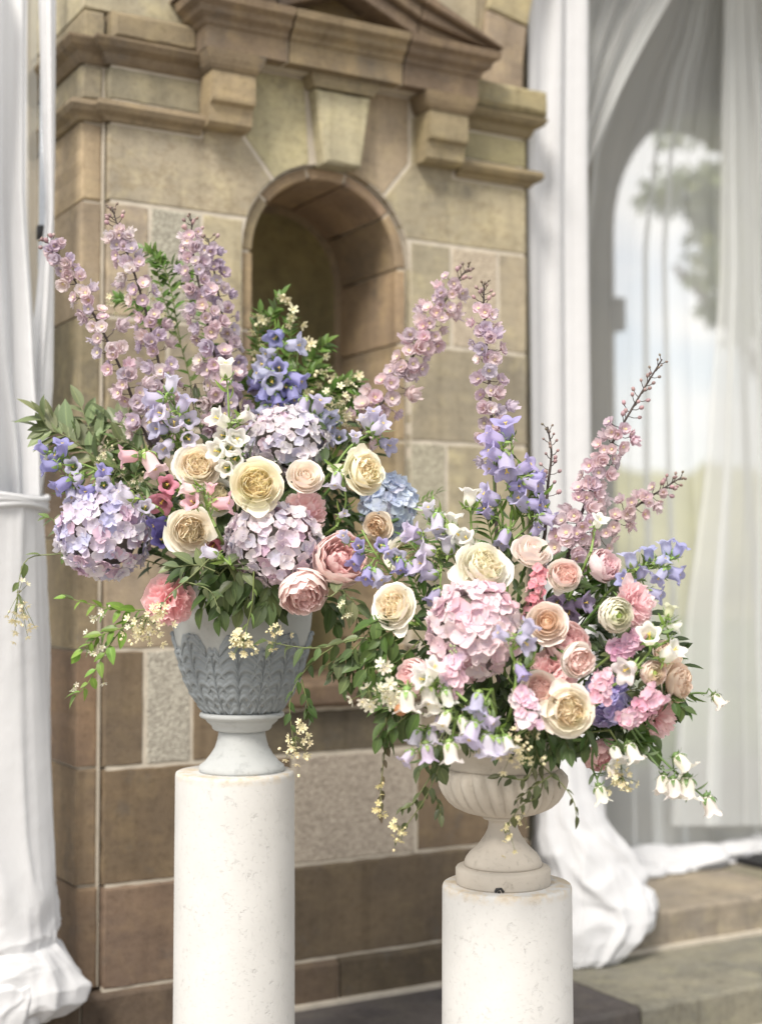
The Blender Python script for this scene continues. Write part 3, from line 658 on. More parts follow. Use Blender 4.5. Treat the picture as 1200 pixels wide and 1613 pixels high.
# sheer across the doorway
sh = thing('sheer_curtain', 'sheer white voile hung across the doorway, fanning down from one high gather', 'curtain', ROT)
b = fold_sheet([(-60, 1010, 1095, 1172), (40, 985, 1062, 1174), (140, 950, 1022, 1178), (250, 920, 985, 1188), (400, 910, 962, 1200), (700, 905, 958, 1222), (1000, 900, 956, 1250), (1345, 896, 960, 1300)], 9, .016, .60, nu=220, nv=90, seed=31, over=.42, sharp=.3)
part('cloth', b.me('cloth', M_SHEER), sh)
b = MB(); r = random.Random(4)
for i, (px, py, rx, rz) in enumerate(((985, 1300, .22, .06), (1075, 1318, .24, .07), (1150, 1322, .24, .06), (1235, 1318, .25, .07), (1030, 1290, .2, .06), (1120, 1297, .2, .05))):
    p = on_wall(px, py, .56); crumple(b, (p.x, p.y - .02, TOP_A + .01), (rx, .14, rz), 20 + i, TOP_A + .003, amp=.3, nu=60, nv=26)
part('bunched_hem', b.me('bunched_hem', M_FAB), sh)
sw = thing('swagged_sheer', 'doubled sheer swag gathered back to the curtain column at the upper right', 'curtain', ROT)
b = MB()
def swag(u, v):
    tx, ty = 922 + 165 * u, -60 + 0 * u; ex, ey = 918, 120 + 165 * u; s = v
    sag = 26 * u * math.sin(math.pi * s) * (1 - .3 * u)
    px = tx + (ex - tx) * s - sag * .75; py = ty + (ey - ty) * s + sag * .2
    q = on_wall(px, py, .33 - .12 * s); q.y += .024 * (1 - .5 * s) * (math.sin(2 * math.pi * (4.3 * u + .35 * math.sin(5.3 * u + .6 * s) + .16 * math.sin(11 * u)) + s) + .4 * math.sin(2 * math.pi * 9.7 * u + 2 * s + 1.5 * math.sin(7 * u))); return q
b.grid(130, 30, swag); part('cloth', b.me('cloth', M_SHEER2), sw)
rp = thing('draped_panel', 'white voile panel hanging at the far right edge of the doorway', 'curtain', ROT)
b = fold_sheet([(-60, 1140, 1200), (250, 1133, 1225), (420, 1130, 1240), (700, 1108, 1270), (1000, 1072, 1300), (1300, 1050, 1340)], 6, .02, .50, nu=120, seed=41, over=.6)
part('cloth', b.me('cloth', M_SHEER2), rp)
p = on_wall(1190, 1352, .36)
bb = thing('black_base', 'flat black base plate standing on the stone step at the right edge', 'base plate', ROT @ Matrix.Translation((p.x, p.y, TOP_A)))
b = MB(); b.box((-.02, -.06, .001), (.26, .12, .028)); b.box((.03, -.01, .028), (.21, .07, .036)); part('plate', b.me('plate', M_BLACK, False), bb)
b = MB(); b.lathe([(.017, .036), (.017, .05), (.0125, .052), (.0125, 3.2)], 12); part('pole', b.me('pole', M_STEEL), bb, Matrix.Translation((.12, .03, 0)))

# ------------------------------------------------------------------ pedestals and urns
DL, DR = 3.40, 3.12
def pedestal(px, py, d, rpx, label):
    p = at(px, py, d); k = d / FPX; r_ = rpx * k; h = p.z
    t = thing('pedestal', label, 'pedestal', Matrix.Translation((p.x, p.y, 0)), 'white plaster pedestals')
    prof = [(r_ * 1.008, 0), (r_ * 1.008, .02)] + [(r_ * (1.008 - .02 * i / 12), .02 + (h - .03) * i / 12) for i in range(1, 13)] + [(r_ * .985, h - .006), (r_ * .972, h - .0015), (r_ * .955, h)]
    b = MB(); b.lathe(prof, 72, mod=lambda a, z: 1 + .002 * noise.noise((math.cos(a) * 5, math.sin(a) * 5, z * 9)))
    part('shaft', b.me('shaft', plaster_mat('pedestal_plaster', (.575, .575, .57), dirt_z=h + .001)), t)
    return p
PL = pedestal(370.5, 1214, DL, 94, 'taller white plaster pedestal under the grey urn')
PR = pedestal(798, 1391, DR, 102, 'shorter white plaster pedestal under the buff urn')
kL, kR = DL / FPX, DR / FPX
def interp(prof, h):
    for (r0, h0), (r1, h1) in zip(prof, prof[1:]):
        if h0 <= h <= h1 and h1 > h0: return r0 + (r1 - r0) * (h - h0) / (h1 - h0)
    return prof[-1][0]
ux = at(381, 1212, DL); UL = Vector((ux.x, DL, PL.z))
ug = thing('grey_urn', 'grey stone urn with upright fern fronds carved round its body', 'urn', Matrix.Translation(UL), 'stone flower urns')
foot = [(66, 0), (67, 4), (66, 9), (58, 15), (49, 26), (42, 37), (38.5, 48), (36.5, 58), (36.5, 62)]
ring = [(36, 62), (43, 64), (46, 67), (47, 71), (53, 76), (56, 79), (56, 81), (64, 84), (66.5, 87), (65, 91), (58, 92.5)]
body = [(56, 92), (60, 96), (68, 107), (77, 121), (86, 139), (93, 160), (99.5, 183), (105, 205), (108, 228), (110, 252), (112, 278), (119, 290), (119, 297), (108, 298), (104, 280), (100, 255)]
for nm, pr, mt in (('foot', foot, M_URN_F), ('collar', ring, M_URN_F), ('bowl', body, M_URN_G)):
    b = MB(); b.lathe([(r_ * kL, z * kL) for r_, z in pr], 64, mod=(lambda a, z: 1 + .006 * math.cos(96 * a)) if nm == 'foot' and False else None); part(nm, b.me(nm, mt), ug)
def frond(top, wid, n):
    b = MB()
    def S(a, h, o): r_ = (interp(body, h) + o) * kL; return Vector((r_ * math.sin(a), -r_ * math.cos(a), h * kL))
    b.tube([S(0, 93 + (top - 93) * i / 8, 1.2) for i in range(9)], 2.1 * kL, 1.4 * kL, 6)
    sp = (top - 106) / (n - 1)
    for i in range(n):
        t = i / (n - 1); h0 = 96 + sp * i; L_ = wid * (.55 + .6 * math.sin(math.pi * (.16 + .74 * t)))
        for sg in (-1, 1):
            def f(u, v):
                s_ = u; a = sg * L_ * (1 - math.cos(s_ * math.pi * .5)) * .0112
                hc = h0 + (sp * .95) * math.sin(s_ * math.pi * 1.12); w_ = sp * 1.05 * (1 - .35 * s_ ** 3)
                vq = min(1, v / .86); hump = (vq ** .7) * (1 if v < .9 else 0); ridge = .7 * math.cos(vq * math.pi * 5) * (1 if v < .9 else 0)
                return S(a, min(216, max(93, hc - w_ * vq + 3)), .3 + (5.2 * hump + ridge) * (.6 + .4 * math.sin(math.pi * min(1, s_ * .9 + .12))))
            b.grid(7, 14, f)
    b.ball(S(0, top + 2, 2.5), 4.5 * kL, n=8); b.ball(S(.03, top - 5, 2.5), 3.5 * kL, n=6); b.ball(S(-.03, top - 5, 2.5), 3.5 * kL, n=6)
    return b.me('carved_frond', M_URN_G2)
M_URN_G2 = plaster_mat('weathered_relief', (.28, .31, .335))
FT, FS = frond(212, 34, 6), frond(186, 20, 5)
for i in range(8):
    part('carved_frond', FT, ug, Matrix.Rotation(R(2 + 45 * i), 4, 'Z')); part('carved_frond', FS, ug, Matrix.Rotation(R(24.5 + 45 * i), 4, 'Z'))
ux = at(792, 1389, DR); UR = Vector((ux.x, DR, PR.z))
ut = thing('buff_urn', 'low buff stone urn with a lobed bowl on a turned foot', 'urn', Matrix.Translation(UR), 'stone flower urns')
b = MB(); b.lathe([(r_ * kR, z * kR) for r_, z in [(73, 0), (74, 3), (74, 23), (72, 26), (62, 28)]], 64); part('plinth', b.me('plinth', M_URN_T), ut)
b = MB(); b.lathe([(r_ * kR, z * kR) for r_, z in [(60, 27.5), (61, 32), (58, 40), (52, 48), (42, 57), (36, 64), (29, 74), (24, 84), (22, 93), (23, 98), (30, 100), (32, 103), (30, 107), (26, 108)]], 56); part('foot', b.me('foot', M_URN_T), ut)
def gad(a, z):
    h = z / kR; f_ = max(0, min(1, (h - 106) / 14)) * max(0, min(1, (179 - h) / 9)); tw = a + .0022 * (h - 110)
    return 1 + .115 * f_ * (abs(math.cos(13 * tw)) ** .7 - .55)
b = MB(); b.lathe([(r_ * kR, z * kR) for r_, z in [(34, 106), (46, 108), (60, 112), (73, 119), (83, 128), (90, 138), (95, 149), (97, 159), (96, 168), (92, 175), (88, 178)]], 312, mod=gad); part('lobed_bowl', b.me('lobed_bowl', M_URN_T), ut)
b = MB(); b.lathe([(r_ * kR, z * kR) for r_, z in [(86, 177), (88, 182), (90, 192), (95, 203), (104, 211), (114, 215), (121, 217), (123, 222), (121, 228), (110, 229), (100, 215), (90, 195)]], 64); part('rim', b.me('rim', M_URN_T), ut)
b = MB(); b.tube([(-.008, 0, 0), (-.005, 0, .006), (.004, 0, .007), (.009, 0, .0)], .003, .003, 5); b.ball((0, 0, .0), .0035, n=8); part('drain_notch', b.me('drain_notch', M_BLACK), ut, Matrix.Translation((-12 * kR, -73 * kR, .002)))
# ------------------------------------------------------------------ flower builders
def V3(a, b, c): return Vector((a, -c, b))           # right, up, towards the viewer's side of the steps
ARR = {'L': (DL, Vector((UL.x, DL, UL.z + 285 * kL))), 'R': (DR, Vector((UR.x, DR, UR.z + 215 * kR)))}
def pos(side, px, py, rel): return at(px, py, ARR[side][0] + rel)

def petal_sheet(name, mat, prof, ang, width, nu=6, nv=6, ruffle=.0, rfreq=3, notch=.0, point=.0, curl=.0, edge=.0, seed=0, lean=0.0):
    """one petal: profile (radius, height) swept through +-ang, narrowing to its claw, with rim curl, ruffle, notch or point"""
    P0, P1, P2 = [Vector(p) for p in prof]; r = random.Random(seed); ph = r.uniform(0, 6.28); ph2 = r.uniform(0, 6.28)
    def f(u, v):
        s = 2 * u - 1
        tip = 1 - (.16 + notch * 0) * abs(s) ** 2.2 - point * abs(s) * .5 - notch * math.exp(-(s * 4) ** 2) * .5
        vv = v * max(.2, tip)
        q = P0 * (1 - vv) ** 2 + P1 * (2 * vv * (1 - vv)) + P2 * vv * vv
        wd = width(vv); a = ang * s * wd
        rr, z = q.x, q.y
        c = max(0, vv - .72) / .28
        rr += curl * c * c * (.6 + .4 * abs(s)); z -= curl * c * c * .55
        rr *= 1 + edge * s * s * vv
        w_ = ruffle * vv ** 2.5 * (math.sin(rfreq * s * 3 + ph) + .6 * math.sin(rfreq * s * 6.1 + ph2))
        rr += w_; z += w_ * .5 + lean * s * vv
        return (rr * math.cos(a), rr * math.sin(a), z)
    b = MB(); b.grid(nu, nv, f); return b.me(name, mat)
WID = lambda lo: (lambda v: lo + (1 - lo) * math.sin(min(1, v * 1.35) * math.pi / 2))

def make_rose(seed, kind):
    """returns a list of (petal or filler mesh, local matrix, ring position 0 centre .. 1 rim); unit radius, opening along +z"""
    r = random.Random(seed); out = []
    if kind == 'garden':   rings = [(1.0, -.02, .5, 5, .72), (.88, .22, .34, 5, .72), (.77, .40, .2, 5, .74), (.66, .47, .1, 5, .76), (.56, .48, .03, 5, .80), (.46, .45, .0, 5, .8)]
    elif kind == 'hybrid': rings = [(1.0, .12, .5, 5, .74), (.88, .42, .34, 5, .74), (.72, .56, .2, 5, .8), (.55, .62, .10, 4, .95), (.39, .62, .03, 3, 1.2), (.25, .6, 0, 3, 1.25), (.13, .56, 0, 2, 1.6)]
    elif kind == 'cup':    rings = [(1.0, .18, .34, 5, .74), (.94, .44, .18, 5, .74), (.85, .58, .06, 5, .74), (.74, .60, .0, 6, .64), (.62, .55, -.03, 6, .62)]
    elif kind == 'ranunculus': rings = [(1.0, .06, .12, 8, .5), (.92, .24, .08, 9, .5), (.83, .36, .02, 9, .5), (.73, .44, -.04, 9, .5), (.62, .48, -.08, 9, .5), (.51, .5, -.1, 8, .55), (.40, .5, -.1, 7, .6), (.29, .48, -.08, 6, .7)]
    elif kind == 'peonycup': rings = [(1.0, .22, .16, 6, .66), (.97, .50, .02, 6, .68), (.89, .68, -.08, 6, .68), (.77, .76, -.10, 7, .6), (.63, .78, -.06, 7, .55), (.48, .76, -.02, 7, .52), (.33, .74, 0, 6, .55), (.17, .72, 0, 5, .7)]
    n_r = len(rings); ruf = {'garden': .018, 'hybrid': .012, 'cup': .02, 'ranunculus': .006, 'peonycup': .035}[kind]
    for k, (Rr, H, curl, n, ang) in enumerate(rings):
        q = 1 - k / (n_r - 1); rf = ruf * (1 + (1.6 if kind in ('garden', 'cup') else .6) * (1 - q))
        var = [petal_sheet('petal', MATS[0] if True else None, ((.05, -.62 + .1 * (1 - q)), (Rr * (1.28 if kind != 'peonycup' else 1.32), -.42 + .25 * (1 - q)), (Rr * (1.0 if kind != 'ranunculus' else .93), H)),
                           ang, WID(.35), 6, 6, rf, r.uniform(.8, 1.7), r.choice((0, .0, .10)) if kind != 'peonycup' else .16, r.choice((.0, .25, .42)) if q > .5 and kind in ('garden', 'hybrid') else 0, curl * r.uniform(.7, 1.25) * (.45 + .2 * q), .05 if q > .5 else -.06, r.randrange(9999), r.uniform(-.05, .05)) for _ in range(2)]
        a0 = r.uniform(0, 6.28)
        for i in range(n):
            a = a0 + 2 * math.pi * i / n + r.uniform(-.12, .12) * (1 + (1 - q))
            tl = r.uniform(-.11, .09) * (1 + .8 * (1 - q)); s = r.uniform(.93, 1.07) if q > .3 else r.uniform(.95, 1.05)
            dx = (1 - q) * .05 if kind in ('garden', 'cup') else 0
            m = Matrix.Translation((r.uniform(-dx, dx), r.uniform(-dx, dx), r.uniform(-.03, .03))) @ Matrix.Rotation(a, 4, 'Z') @ Matrix.Rotation(tl, 4, 'Y') @ Matrix.Rotation(r.uniform(-.07, .07), 4, 'X') @ Matrix.Scale(s, 4)
            out.append((var[i % 2], m, q))
    if kind in ('garden', 'cup'):            # quartered heart: folded petaloids standing across one another
        R0 = .40 if kind == 'garden' else .5
        var = []
        for j in range(4):
            p1, w_ = r.uniform(0, 6), r.uniform(.17, .27)
            def f(u, v):
                s = 2 * u - 1; t = v * (1 - .1 * s * s + .04 * math.sin(6 * s + p1))
                return (.10 * math.sin(2.6 * s + p1) * (.4 + .6 * t) + .09 * s * s + .05 * t, s * w_ * (.55 + .45 * t), t)
            b = MB(); b.grid(6, 4, f); var.append(b.me('petal', MATS[0]))
        for i in range(26):
            a = i * 2.39996; d = R0 * math.sqrt((i + .4) / 26); quad = math.floor((a % 6.283) / 1.571) * 1.571 + .78
            out.append((var[i % 4], Matrix.Translation((d * math.cos(a), d * math.sin(a), .02)) @ Matrix.Rotation((a if i % 3 == 0 else quad + 1.57) + r.uniform(-.5, .5), 4, 'Z') @ Matrix.Rotation(r.uniform(-.22, .12), 4, 'Y') @ Matrix.Diagonal((1.15, 1.15, r.uniform(.34, .45) + .1 * d, 1)), .02 + .3 * d))
    if kind != 'ranunculus':
        rd, zd = dict(garden=(.56, .10), cup=(.66, .12), hybrid=(.30, .25), peonycup=(.34, .40))[kind]
        b = MB(); b.grid(14, 4, lambda u, v: (rd * v * math.cos(6.2832 * u), rd * v * math.sin(6.2832 * u), zd + .05 + .10 * (1 - v * v) - .25 * v ** 4))  # filler dome added so gaps in the heart bottom out bright
        out.append((b.me('heart_filler', MATS[0]), Matrix(), .1))
    return out
def make_bomb(seed):
    """ruffled double peony"""
    r = random.Random(seed); out = []
    var0 = [petal_sheet('petal', MATS[0], ((.05, -.5), (.95, -.45), (.98, .05)), .55, WID(.3), 6, 6, .05, 1.5, .12, 0, .15, .05, r.randrange(999)) for _ in range(3)]
    for i in range(7):
        out.append((var0[i % 3], Matrix.Rotation(2 * math.pi * i / 9 + r.uniform(-.1, .1), 4, 'Z') @ Matrix.Rotation(r.uniform(-.15, .1), 4, 'Y') @ Matrix.Scale(r.uniform(.9, 1.05), 4), 1.0))
    def fl(seed):
        q = random.Random(seed); p1, p2 = q.uniform(0, 6), q.uniform(0, 6); w_ = q.uniform(.2, .32)
        def f(u, v):
            s = 2 * u - 1; tip = 1 - .15 * s * s - .16 * math.exp(-(s * 3.2) ** 2) + .05 * math.sin(7 * s + p1); t = v * tip
            ww = w_ * (.3 + .7 * math.sin(min(1, t * 1.3) * math.pi / 2))
            x = .13 * math.sin(t * 3.1) + .07 * t * t * math.sin(4.2 * s + p2) + .10 * s * s * t
            return (x, s * ww, t)
        b = MB(); b.grid(6, 5, f); return b.me('petal', MATS[0])
    var = [fl(r.randrange(9999)) for _ in range(6)]
    n = 66
    for i in range(n):
        z = 1 - (i + .5) / n * 1.12; z = max(-.12, z); a = i * 2.39996 + r.uniform(-.25, .25); rad = math.sqrt(max(0, 1 - z * z))
        d = Vector((rad * math.cos(a), rad * math.sin(a), z * .85 + .25)).normalized()
        base = d * .28 + Vector((0, 0, -.15))
        m = frame(base, d + Vector((r.uniform(-.2, .2), r.uniform(-.2, .2), r.uniform(-.1, .2))), (0, 0, 1) if abs(d.z) < .9 else (1, 0, 0), 3.14 + r.uniform(-.6, .6), r.uniform(.62, .86))
        out.append((var[i % 6], m, .15 + .5 * (1 - z) * .5))
    return out
MATS = [M_PETAL]
ROSES = {}
for k in ('garden', 'hybrid', 'cup', 'ranunculus'): ROSES[k] = [make_rose(100 + 7 * i + len(k), k) for i in range(3 if k == 'garden' else 2)]
MATS[0] = M_PINK
ROSES['peonycup'] = [make_rose(300 + i, 'peonycup') for i in range(2)]; ROSES['bomb'] = [make_bomb(400 + i) for i in range(3)]
b = MB(); b.tube([(0, 0, -.62), (0, 0, -.45)], .22, .16, 8); b.ball((0, 0, -.5), .2, n=8)
for i in range(5):
    a = i * 1.257; b.grid(2, 4, lambda u, v: ((.15 + .75 * v) * math.cos(a + (u - .5) * .5 * (1 - v) ** .7), (.15 + .75 * v) * math.sin(a + (u - .5) * .5 * (1 - v) ** .7), -.5 - .25 * v * v))
SEPALS = b.me('calyx', M_STEM)

def stem_curve(p, d, side, back=.10, seed=0):
    c = ARR[side][1]; r = random.Random(seed); q = c + Vector((r.uniform(-.06, .06), r.uniform(-.05, .05), -.05))
    return [p, p - d * back, q.lerp(p, .35) + Vector((0, .02, .03)), q]
def stem_part(root, inv, pts, r0, r1, color, n=14, name='stem', k=5):
    P = catmull(pts, n); b = MB(); b.tube([inv @ p for p in P], r0, r1, k)
    return part(name, b.me(name, M_STEM), root, color=color)
FLOWER_N = [0]
SC_ = dict(garden=.83, hybrid=.86, cup=.85, ranunculus=.95, peonycup=.88, bomb=.92)
def flower(kind, name, label, cat, side, px, py, rel, rpx, face, ctr, rim, group, var=None, extra=None, cen=None, flat=1.0):
    FLOWER_N[0] += 1; k = FLOWER_N[0]; r = random.Random(k * 17)
    d = (V3(*face).normalized() + Vector((r.uniform(-.22, .22), 0, r.uniform(-.16, .24)))).normalized(); p = pos(side, px, py, rel); s = rpx * SC_[kind] * (ARR[side][0] + rel) / FPX
    base = p - d * s * .25
    t = thing(name, label, cat, Matrix.Translation(base), group)
    lay = ROSES[kind][(var if var is not None else k) % len(ROSES[kind])]
    rot = frame((0, 0, 0), d, (.3, .2, 1), r.uniform(0, 6.28), (s, s, s * flat))
    for me_, m, q in lay:
        c = lerp(ctr, rim, min(1, q * 1.25) ** .8); part('petal', me_, t, rot @ m, jit(c, .045, r))  # the added heart filler dome is placed here as well
    part('calyx', SEPALS, t, rot @ Matrix.Scale(.9, 4), (.12, .2, .06))
    if cen:
        b = MB(); rr = random.Random(k)
        for i in range(16):
            a = i * 2.4; q = .028 * math.sqrt(i + .3) ; b.ball((q * math.cos(a), q * math.sin(a), .3 + .05 * (1 - q * 6)), .034, n=6)
        part('heart', b.me('heart', M_BUD), t, rot @ Matrix.Diagonal((1.5, 1.5, 1, 1)), cen)
    if extra:
        for (ex, L_, W_) in extra:      # a loose petal reflexed away from the bloom
            dd = V3(*ex).normalized()
            me_ = LOOSE[k % 2]; part('petal', me_, t, frame(d * (-s * .15) + dd * (s * .55), dd, tuple(d), 3.14, (s * .5, s * W_, s * L_)), jit(rim, .04, r))
    stem_part(t, Matrix.Translation(-base), stem_curve(base - d * s * .45, d, side, .09, k), .0035, .004, (.10, .19, .05))
    return t
LOOSE = []
for sd in (1, 2):
    b = MB(); b.grid(6, 6, lambda u, v: (.25 * math.sin(v * 2.6) - .45 * (2 * u - 1) ** 2 * (.3 + .4 * v) + .05 * math.sin(5 * u + sd), (2 * u - 1) * .62 * math.sin(min(1, .25 + v * .9) * math.pi / 2) * (1 - .72 * max(0, v - .45) ** 1.1 / .55), v))
    LOOSE.append(b.me('petal', M_PETAL))

# hydrangea
def floret_mesh(seed, npet=4, ln=1.0):
    r = random.Random(seed); b = MB()
    for i in range(npet):
        a = 2 * math.pi * i / npet + r.uniform(-.12, .12); cup = r.uniform(.05, .42); tw = r.uniform(-.22, .22); L_ = ln * r.uniform(.85, 1.15); W_ = r.uniform(.86, 1.06)
        def f(u, v):
            s = 2 * u - 1; w_ = W_ * (math.sin(math.pi * (.1 + .78 * v)) ** .6)
            x = .06 + L_ * v * (1 - .16 * s * s * v); y = s * w_ * .62; z = cup * v * v * .75 + .16 * s * s * v + tw * s * v + .02 * i
            return (x * math.cos(a) - y * math.sin(a), x * math.sin(a) + y * math.cos(a), z)
        b.grid(4, 4, f)
    b.ball((0, 0, .06), .085, 1, 5)
    return b.me('floret', [M_FLORET, M_BUD])
FLORETS = [floret_mesh(i) for i in range(7)]
def hydrangea(label, side, px, py, rel, rx, ry, face, cols, n, fl_px, group='hydrangea heads', lump=.0):
    FLOWER_N[0] += 1; r = random.Random(FLOWER_N[0] * 31); d = V3(*face).normalized()
    p = pos(side, px, py, rel); k = (ARR[side][0] + rel) / FPX; A, B = rx * k, ry * k
    t = thing('hydrangea', label, 'hydrangea', Matrix.Translation(p), group); s = fl_px * k * .5
    for i in range(n):
        z = 1 - 1.72 * (i + .5) / n; a = i * 2.39996 + r.uniform(-.2, .2); q = math.sqrt(1 - z * z)
        v = frame((0, 0, 0), d) @ Vector((q * math.cos(a), q * math.sin(a), z))
        h = 1 + r.uniform(-.05, .04) + lump * noise.noise(v * 2.3 + Vector((FLOWER_N[0], 0, 0)))
        h += .07 * noise.noise(v * 1.7 + Vector((0, FLOWER_N[0], 0))); loc = Vector((v.x * A, v.y * (A + B) / 2 * .95, v.z * B)) * (h - s / A * .35)
        tn = v + Vector((r.uniform(-.38, .38), r.uniform(-.38, .38), r.uniform(-.38, .38)))
        c = r.choices([q_ for q_, _ in cols], [w_ for _, w_ in cols])[0]
        part('floret', FLORETS[r.randrange(7)], t, frame(loc, tn, roll=r.uniform(0, 6.28), s=s * r.uniform(.72, 1.18)), jit(c, .06, r))
    b = MB(); b.ball((0, 0, 0), 1, n=14); part('core', b.me('core', M_STEM), t, Matrix.Diagonal((A * .74, A * .7, B * .74, 1)), (.16, .15, .12))
    stem_part(t, Matrix.Translation(-p), stem_curve(p - d * A * .6, d, side, .08, FLOWER_N[0]), .006, .006, (.12, .2, .06))
    return t

# delphinium
def delph_mesh(seed):
    r = random.Random(seed); b = MB(); K = (.7, 1.0, 1.4, 2.1, 3.0, 1.1, 1.8)[seed]
    for ring, (n, L_, cup, z0) in enumerate(((5, 1.0, .28, 0), (5, .72, .52, .05))):
        for i in range(n):
            a = 2 * math.pi * (i + .5 * ring) / n + r.uniform(-.12, .12); ph = r.uniform(0, 6); cu = cup * K * r.uniform(.7, 1.3)
            def f(u, v):
                s = 2 * u - 1; w_ = .60 * math.sin(math.pi * (.12 + .74 * v)) ** .7
                x = .05 + L_ * v * (1 - .12 * s * s); y = s * w_ * L_; z = z0 + cu * v ** 1.5 + .12 * s * s * v + .05 * math.sin(4 * s + ph) * v
                return (x * math.cos(a) - y * math.sin(a), x * math.sin(a) + y * math.cos(a), z)
            b.grid(3, 3, f)
    for i in range(5): a = i * 1.257; b.ball((.12 * math.cos(a), .12 * math.sin(a), .17), .11, 1, 5)
    b.tube([(0, 0, .05), (.1, 0, -.3), (.05, 0, -.75)], .13, .03, 5)
    return b.me('floret', [M_BELL, M_CREAM])
DELPH = [delph_mesh(i) for i in range(7)]
b = MB(); b.ball((0, 0, .45), .42, n=8, sz=1.25); b.tube([(0, 0, .2), (.12, 0, -.35)], .12, .02, 5); BUDM = b.me('bud', M_BUD)
def delphinium(label, side, path, rel, nf, sz_px, f0, f1, nb, cols, dens=1.0, halfw=20, name='delphinium', rel2=None, faceb=.75):
    FLOWER_N[0] += 1; r = random.Random(FLOWER_N[0] * 13); rel2 = rel if rel2 is None else rel2
    L_ = len(path); pts = [pos(side, x, y, rel + (rel2 - rel) * i / (L_ - 1)) for i, (x, y) in enumerate(path)]
    k = (ARR[side][0] + rel) / FPX; base = pts[0]
    P = catmull(pts, 48); t = thing(name, label, 'delphinium', Matrix.Translation(base), 'delphinium spires'); inv = Matrix.Translation(-base)
    foot = ARR[side][1] + Vector((0, .05, -.05))
    stem = MB(); stem.tube([inv @ q for q in catmull([foot, foot.lerp(base, .6) + Vector((0, .02, 0)), base] , 10)] + [inv @ q for q in P[1:]], .0045, .0016, 6)
    fl = []
    for i in range(nf + nb):
        if i < nf: u = f0 + (f1 - f0) * (i + r.uniform(-.3, .3)) / nf
        else: u = f1 + (1 - f1) * (i - nf + .6) / nb
        u = max(0, min(1, u)); j = min(47, int(u * 48)); c = P[j].lerp(P[j + 1], u * 48 - j); tg = (P[j + 1] - P[j]).normalized()
        a = i * 2.39996 + r.uniform(-.3, .3); x = tg.orthogonal().normalized(); y = tg.cross(x); rad = x * math.cos(a) + y * math.sin(a)
        if rad.y > .75: rad.y *= -.6
        rad = (rad + Vector((0, -.25, 0))).normalized()
        if i < nf:
            tp = (u - f0) / max(.01, f1 - f0); size = sz_px * k * .5 * (1.0 - .3 * tp ** 2) * r.uniform(.80, 1.12)
            o = c + rad * (halfw * k * (1.05 - .3 * tp) * r.uniform(.55, 1.2)) + tg * r.uniform(-.008, .014)
            fl.append(('floret', DELPH[r.randrange(7)], inv.to_3x3() @ (o - base), rad * faceb + Vector((0, -.45, .02)) + tg * r.uniform(-.1, .25) + Vector((r.uniform(-.5, .5), r.uniform(-.1, .2), r.uniform(-.45, .3))), size, jit(r.choice(cols), .08, r)))
        else:
            tp = (u - f1) / max(.01, 1 - f1); o = c + rad * (15 * k * (1.1 - .7 * tp)) + tg * .008; size = k * 7.5 * (1.15 - .55 * tp) * r.uniform(.85, 1.2)
            fl.append(('bud', BUDM, o - base, rad + tg * .9, size, jit(lerp((.42, .27, .30), (.16, .13, .09), tp), .2, r)))
        stem.tube([c - base, c.lerp(o, .6) - base - Vector((0, 0, .002)), o - base - (rad * size * .4 if i < nf else Vector())], .0011, .0009, 4)
    part('stem', stem.me('stem', M_STEM), t, color=(.055, .04, .035))
    for nm, me_, loc, z, s, c in fl: part(nm, me_, t, frame(loc, z, roll=r.uniform(0, 6.28), s=s), c)
    return t

# bellflower
def bell_mesh(seed, flare=.3, closed=False):
    r = random.Random(seed); b = MB(); ph = r.uniform(0, 6); n = 30
    pr = [(.10, 0), (.30, .05), (.43, .2), (.47, .45), (.46, .8), (.46, 1.05), (.50, 1.2), (.58, 1.33), (.62 + flare * .5, 1.40), (.64 + flare, 1.42 - flare * .2)]
    def f(u, v):
        j = v * (len(pr) - 1); i = min(int(j), len(pr) - 2); q = j - i; rr = pr[i][0] + (pr[i + 1][0] - pr[i][0]) * q; z = pr[i][1] + (pr[i + 1][1] - pr[i][1]) * q
        a = 2 * math.pi * u; lobe = abs(math.cos(2.5 * a)) ** 1.2; e = max(0, v - .62) / .38
        rr *= 1 + .30 * (lobe - .62) * e ** 1.3 + .05 * math.cos(5 * a) * (1 - e) + .06 * math.sin(2 * a + ph) * e + .03 * math.sin(7 * a + ph) * e; z += (.30 * (lobe - .6)) * e * e + .06 * math.sin(2 * a + ph) * e
        return (rr * math.cos(a), rr * math.sin(a), z)
    b.grid(n, 9, f, closed=True)
    b.tube([(0, 0, .1), (.02, 0, .9), (.03, 0, 1.22)], .05, .06, 5, 1); 
    for i in range(3): a = i * 2.09; b.tube([(.03, 0, 1.18), (.03 + .13 * math.cos(a), .13 * math.sin(a), 1.3)], .045, .03, 4, 1)
    return b.me('bell', [M_BELL, M_YEL])
BELLS = [bell_mesh(i, .08 + .06 * i) for i in range(5)]
b = MB(); b.ball((0, 0, .0), .26, n=7, sz=.8)
for i in range(5):
    a = i * 1.257
    b.grid(2, 4, lambda u, v: ((.18 + .34 * math.sin(v * 1.9)) * math.cos(a + (u - .5) * 1.0 * (1 - v)), (.18 + .34 * math.sin(v * 1.9)) * math.sin(a + (u - .5) * 1.0 * (1 - v)), .0 + .5 * v))
    b.grid(2, 3, lambda u, v: ((.2 + .4 * v) * math.cos(a + .6 + (u - .5) * .7 * (1 - v)), (.2 + .4 * v) * math.sin(a + .6 + (u - .5) * .7 * (1 - v)), .05 - .25 * v * v))
CALYX = b.me('calyx', M_STEM)
LEAF_N = leaf_mesh('leaf', 1, .24, .2, .3); LEAF_O = leaf_mesh('leaf', 1, .48, .15, .2, .7); LEAF_L = leaf_mesh('leaf', 1, .42, .16, .12, .85); LEAF_D = leaf_mesh('leaf', 1, .54, .2, .22, .85)
